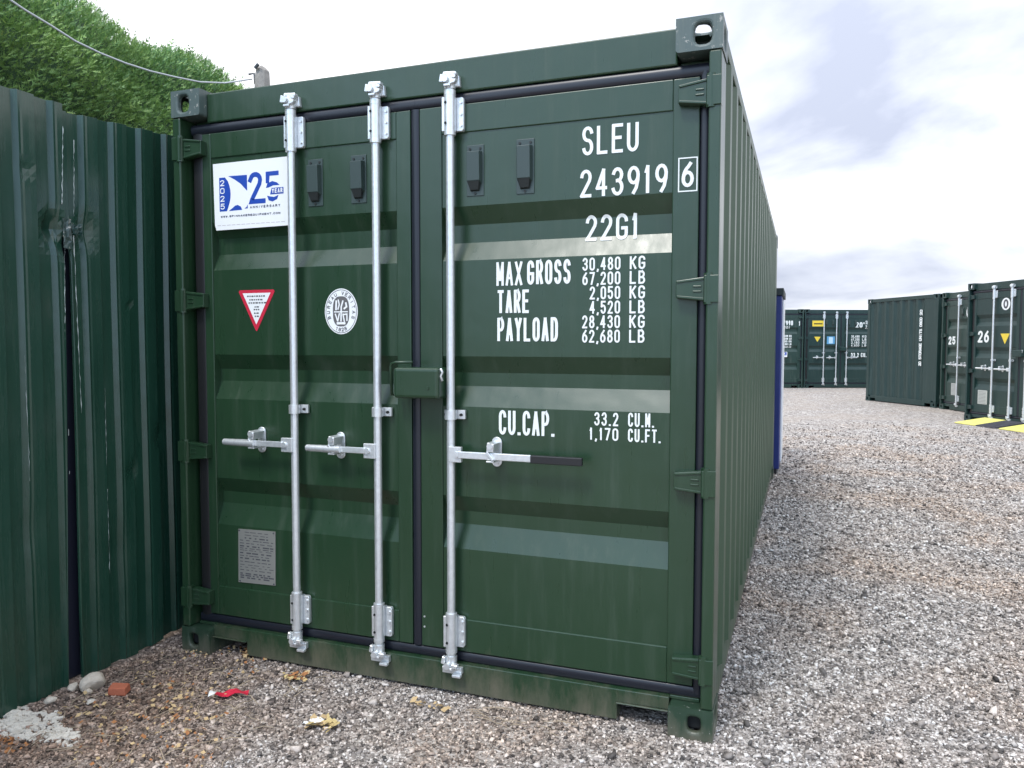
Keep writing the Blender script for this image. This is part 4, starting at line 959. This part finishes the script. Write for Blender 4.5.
# ------------------------------------------------------------------ conifer hedge
def hedge():
    rg = np.random.default_rng(9); g = random.Random(3)
    m, t, b = newmat('hedge_leaf'); L = t.links
    geo = nd(t, 'ShaderNodeNewGeometry'); r_ = nd(t, 'ShaderNodeValToRGB'); L.new(geo.outputs['Random Per Island'], r_.inputs[0])
    r_.color_ramp.elements[0].color = (.09,.19,.08,1); r_.color_ramp.elements[1].color = (.50,.62,.20,1)
    e = r_.color_ramp.elements.new(.55); e.color = (.16,.32,.12,1); e = r_.color_ramp.elements.new(.9); e.color = (.30,.48,.14,1)
    tc = nd(t, 'ShaderNodeTexCoord'); n = nd(t, 'ShaderNodeTexNoise', inp={'Scale': 2.2, 'Detail': 3.}); L.new(tc.outputs['Object'], n.inputs['Vector'])
    mr = nd(t, 'ShaderNodeMapRange', inp={1:.35,2:.7,3:0.,4:.65}); L.new(n.outputs[0], mr.inputs[0])
    mm = nd(t, 'ShaderNodeMix', data_type='RGBA', inp={7: (.32,.47,.13,1)}); L.new(mr.outputs[0], mm.inputs[0]); L.new(r_.outputs[0], mm.inputs[6])
    L.new(mm.outputs[2], b.inputs['Base Color']); b.inputs['Roughness'].default_value = .55
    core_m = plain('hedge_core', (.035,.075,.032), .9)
    root = empty('hedge', (-1.9, 1.5, 0)); tag(root, 'tall dense conifer hedge rising behind the sheet metal fence', 'hedge')
    # surface: face at x = xf, crest rounded, described by a parameter along the section
    def crest(y): return 3.50 + .02*math.sin(y*1.7+.6) + .015*math.sin(y*4.1) + .06*smooth((.6-y)/1.2)
    def sec(s, y):     # s 0..1 front face upwards then over the top; returns point and outward normal (local x,z)
        zt = crest(y); rad = .55; lf = zt - rad
        a = lf; bq = math.pi/2*rad; tot = a + bq + 1.0; d = s*tot
        if d < a: return -1.10 - .04*(d/a), d, 1.0, .12
        if d < a+bq:
            th = (d-a)/rad; return -1.14-rad+rad*math.cos(th), lf+rad*math.sin(th), math.cos(th), math.sin(th)
        return -1.14-rad-(d-a-bq), zt, 0., 1.
    Y0, Y1 = -3.5, 7.0
    bump = lambda y, z: .035*math.sin(y*3.7+z*2.1)+.03*math.sin(y*7.3-z*5.2+1)+.035*math.sin(z*11+y*2)
    rows = []
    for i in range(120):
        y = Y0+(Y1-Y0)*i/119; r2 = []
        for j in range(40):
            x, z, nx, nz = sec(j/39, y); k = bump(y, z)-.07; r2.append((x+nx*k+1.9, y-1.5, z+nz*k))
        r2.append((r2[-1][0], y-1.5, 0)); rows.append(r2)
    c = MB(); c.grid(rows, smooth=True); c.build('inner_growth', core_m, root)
    n = 150000; V = []; F = []
    for k in range(n):
        y = g.uniform(-1.0, 3.4) if k % 8 else g.uniform(Y0, Y1); s = g.uniform(.40, 1.0) if k % 6 else g.uniform(0, 1)
        x, z, nx, nz = sec(s, y); q = bump(y, z) + g.uniform(-.10, .03)
        P = Vector((x+nx*q+1.9, y-1.5, z+nz*q))
        d = Vector((nx*.9+g.uniform(-.4,.5), g.uniform(-.8,.8), nz*.7+g.uniform(-.15,.9))).normalized()
        l = g.uniform(.016, .048)*(2.2 if g.random() < .03 else 1); sd_ = d.cross(Vector((g.uniform(-1,1), g.uniform(-1,1), g.uniform(-1,1)))).normalized()
        # feathery spray: spine with short side leaflets
        o_ = len(V); nn = 3; wv = l*.30
        V.append(P - sd_*.003); V.append(P + d*l + Vector((0,0,-.1*l))); V.append(P + sd_*.003); F.append((o_, o_+1, o_+2))
        for u in range(nn):
            for sg in (-1, 1):
                o2 = len(V); q0 = P + d*l*(.15+.25*u); tip = q0 + d*l*.28 + sd_*sg*wv*(1.1-.25*u)
                V += [q0, q0 + d*l*.13, tip]; F.append((o2, o2+1, o2+2))
                if sg == 1 and u == 0: pass
    me = bpy.data.meshes.new('foliage'); me.from_pydata([tuple(v) for v in V], [], F); me.materials.append(m)
    # random per spray through a colour attribute is not needed: every leaflet is an island
    o = bpy.data.objects.new('foliage', me); COL.objects.link(o); o.parent = root
    for yy in np.arange(-3.0, 6.9, .8):
        tr = MB(); tr.cyl((0-.05, yy-1.5, 0), (-.05, yy-1.5, 2.6), .06, .03, n=8); tr.build('trunk', rockmat('bark', (.08,.05,.03), (.16,.11,.07)), root)
hedge()

# ------------------------------------------------------------------ pole and cable
def px(u, v, dist):
    Rm = cam.rotation_euler.to_matrix(); d = Rm @ Vector(((u-512)/777.03, -(v-384)/777.03, -1)); return CAM + d*dist
def onx(u, v, xx):
    d = px(u, v, 1.0) - CAM; return CAM + d*((xx-CAM.x)/d.x)
pt = onx(262, 72, -0.80)
p = empty('utility_pole', (pt.x, pt.y, 0)); tag(p, 'weathered wooden pole whose top shows behind the container roof', 'pole')
WOOD = rockmat('weathered_wood', (.17,.155,.14), (.46,.43,.39), 20)
m = MB(); m.tube([(0,0,0), (0,0,2), (0,0,pt.z-.05), (.006,0,pt.z+.012), (.02,0,pt.z+.028)], [.075,.065,.052,.046,.025], 9, smooth=False); m.build('shaft', WOOD, p)
m = MB(); m.tube([(-.095,-.02,pt.z-.01), (-.05,-.02,pt.z-.01), (-.046,-.02,pt.z-.08)], .007, 6); m.build('bracket', plain('bracket_grey', (.10,.11,.12), .5), p)
m = MB(); m.cyl((-.01,-.06,pt.z+.008), (.018,-.06,pt.z+.032), .012, n=8); m.build('insulator', plain('insulator_grey', (.10,.11,.12), .5), p)
key = [(252,79),(225,83),(200,82),(175,77),(150,71),(125,63),(100,53),(75,41),(50,25),(25,10),(0,-7),(-60,-48),(-120,-95)]
m = MB(); m.tube([onx(u, v, -0.82) for u, v in key], .0055, 6); o = m.build('overhead_cable', plain('cable_grey', (.50,.53,.55), .5)); tag(o, 'pale overhead cable sagging across the hedge to the pole', 'cable')
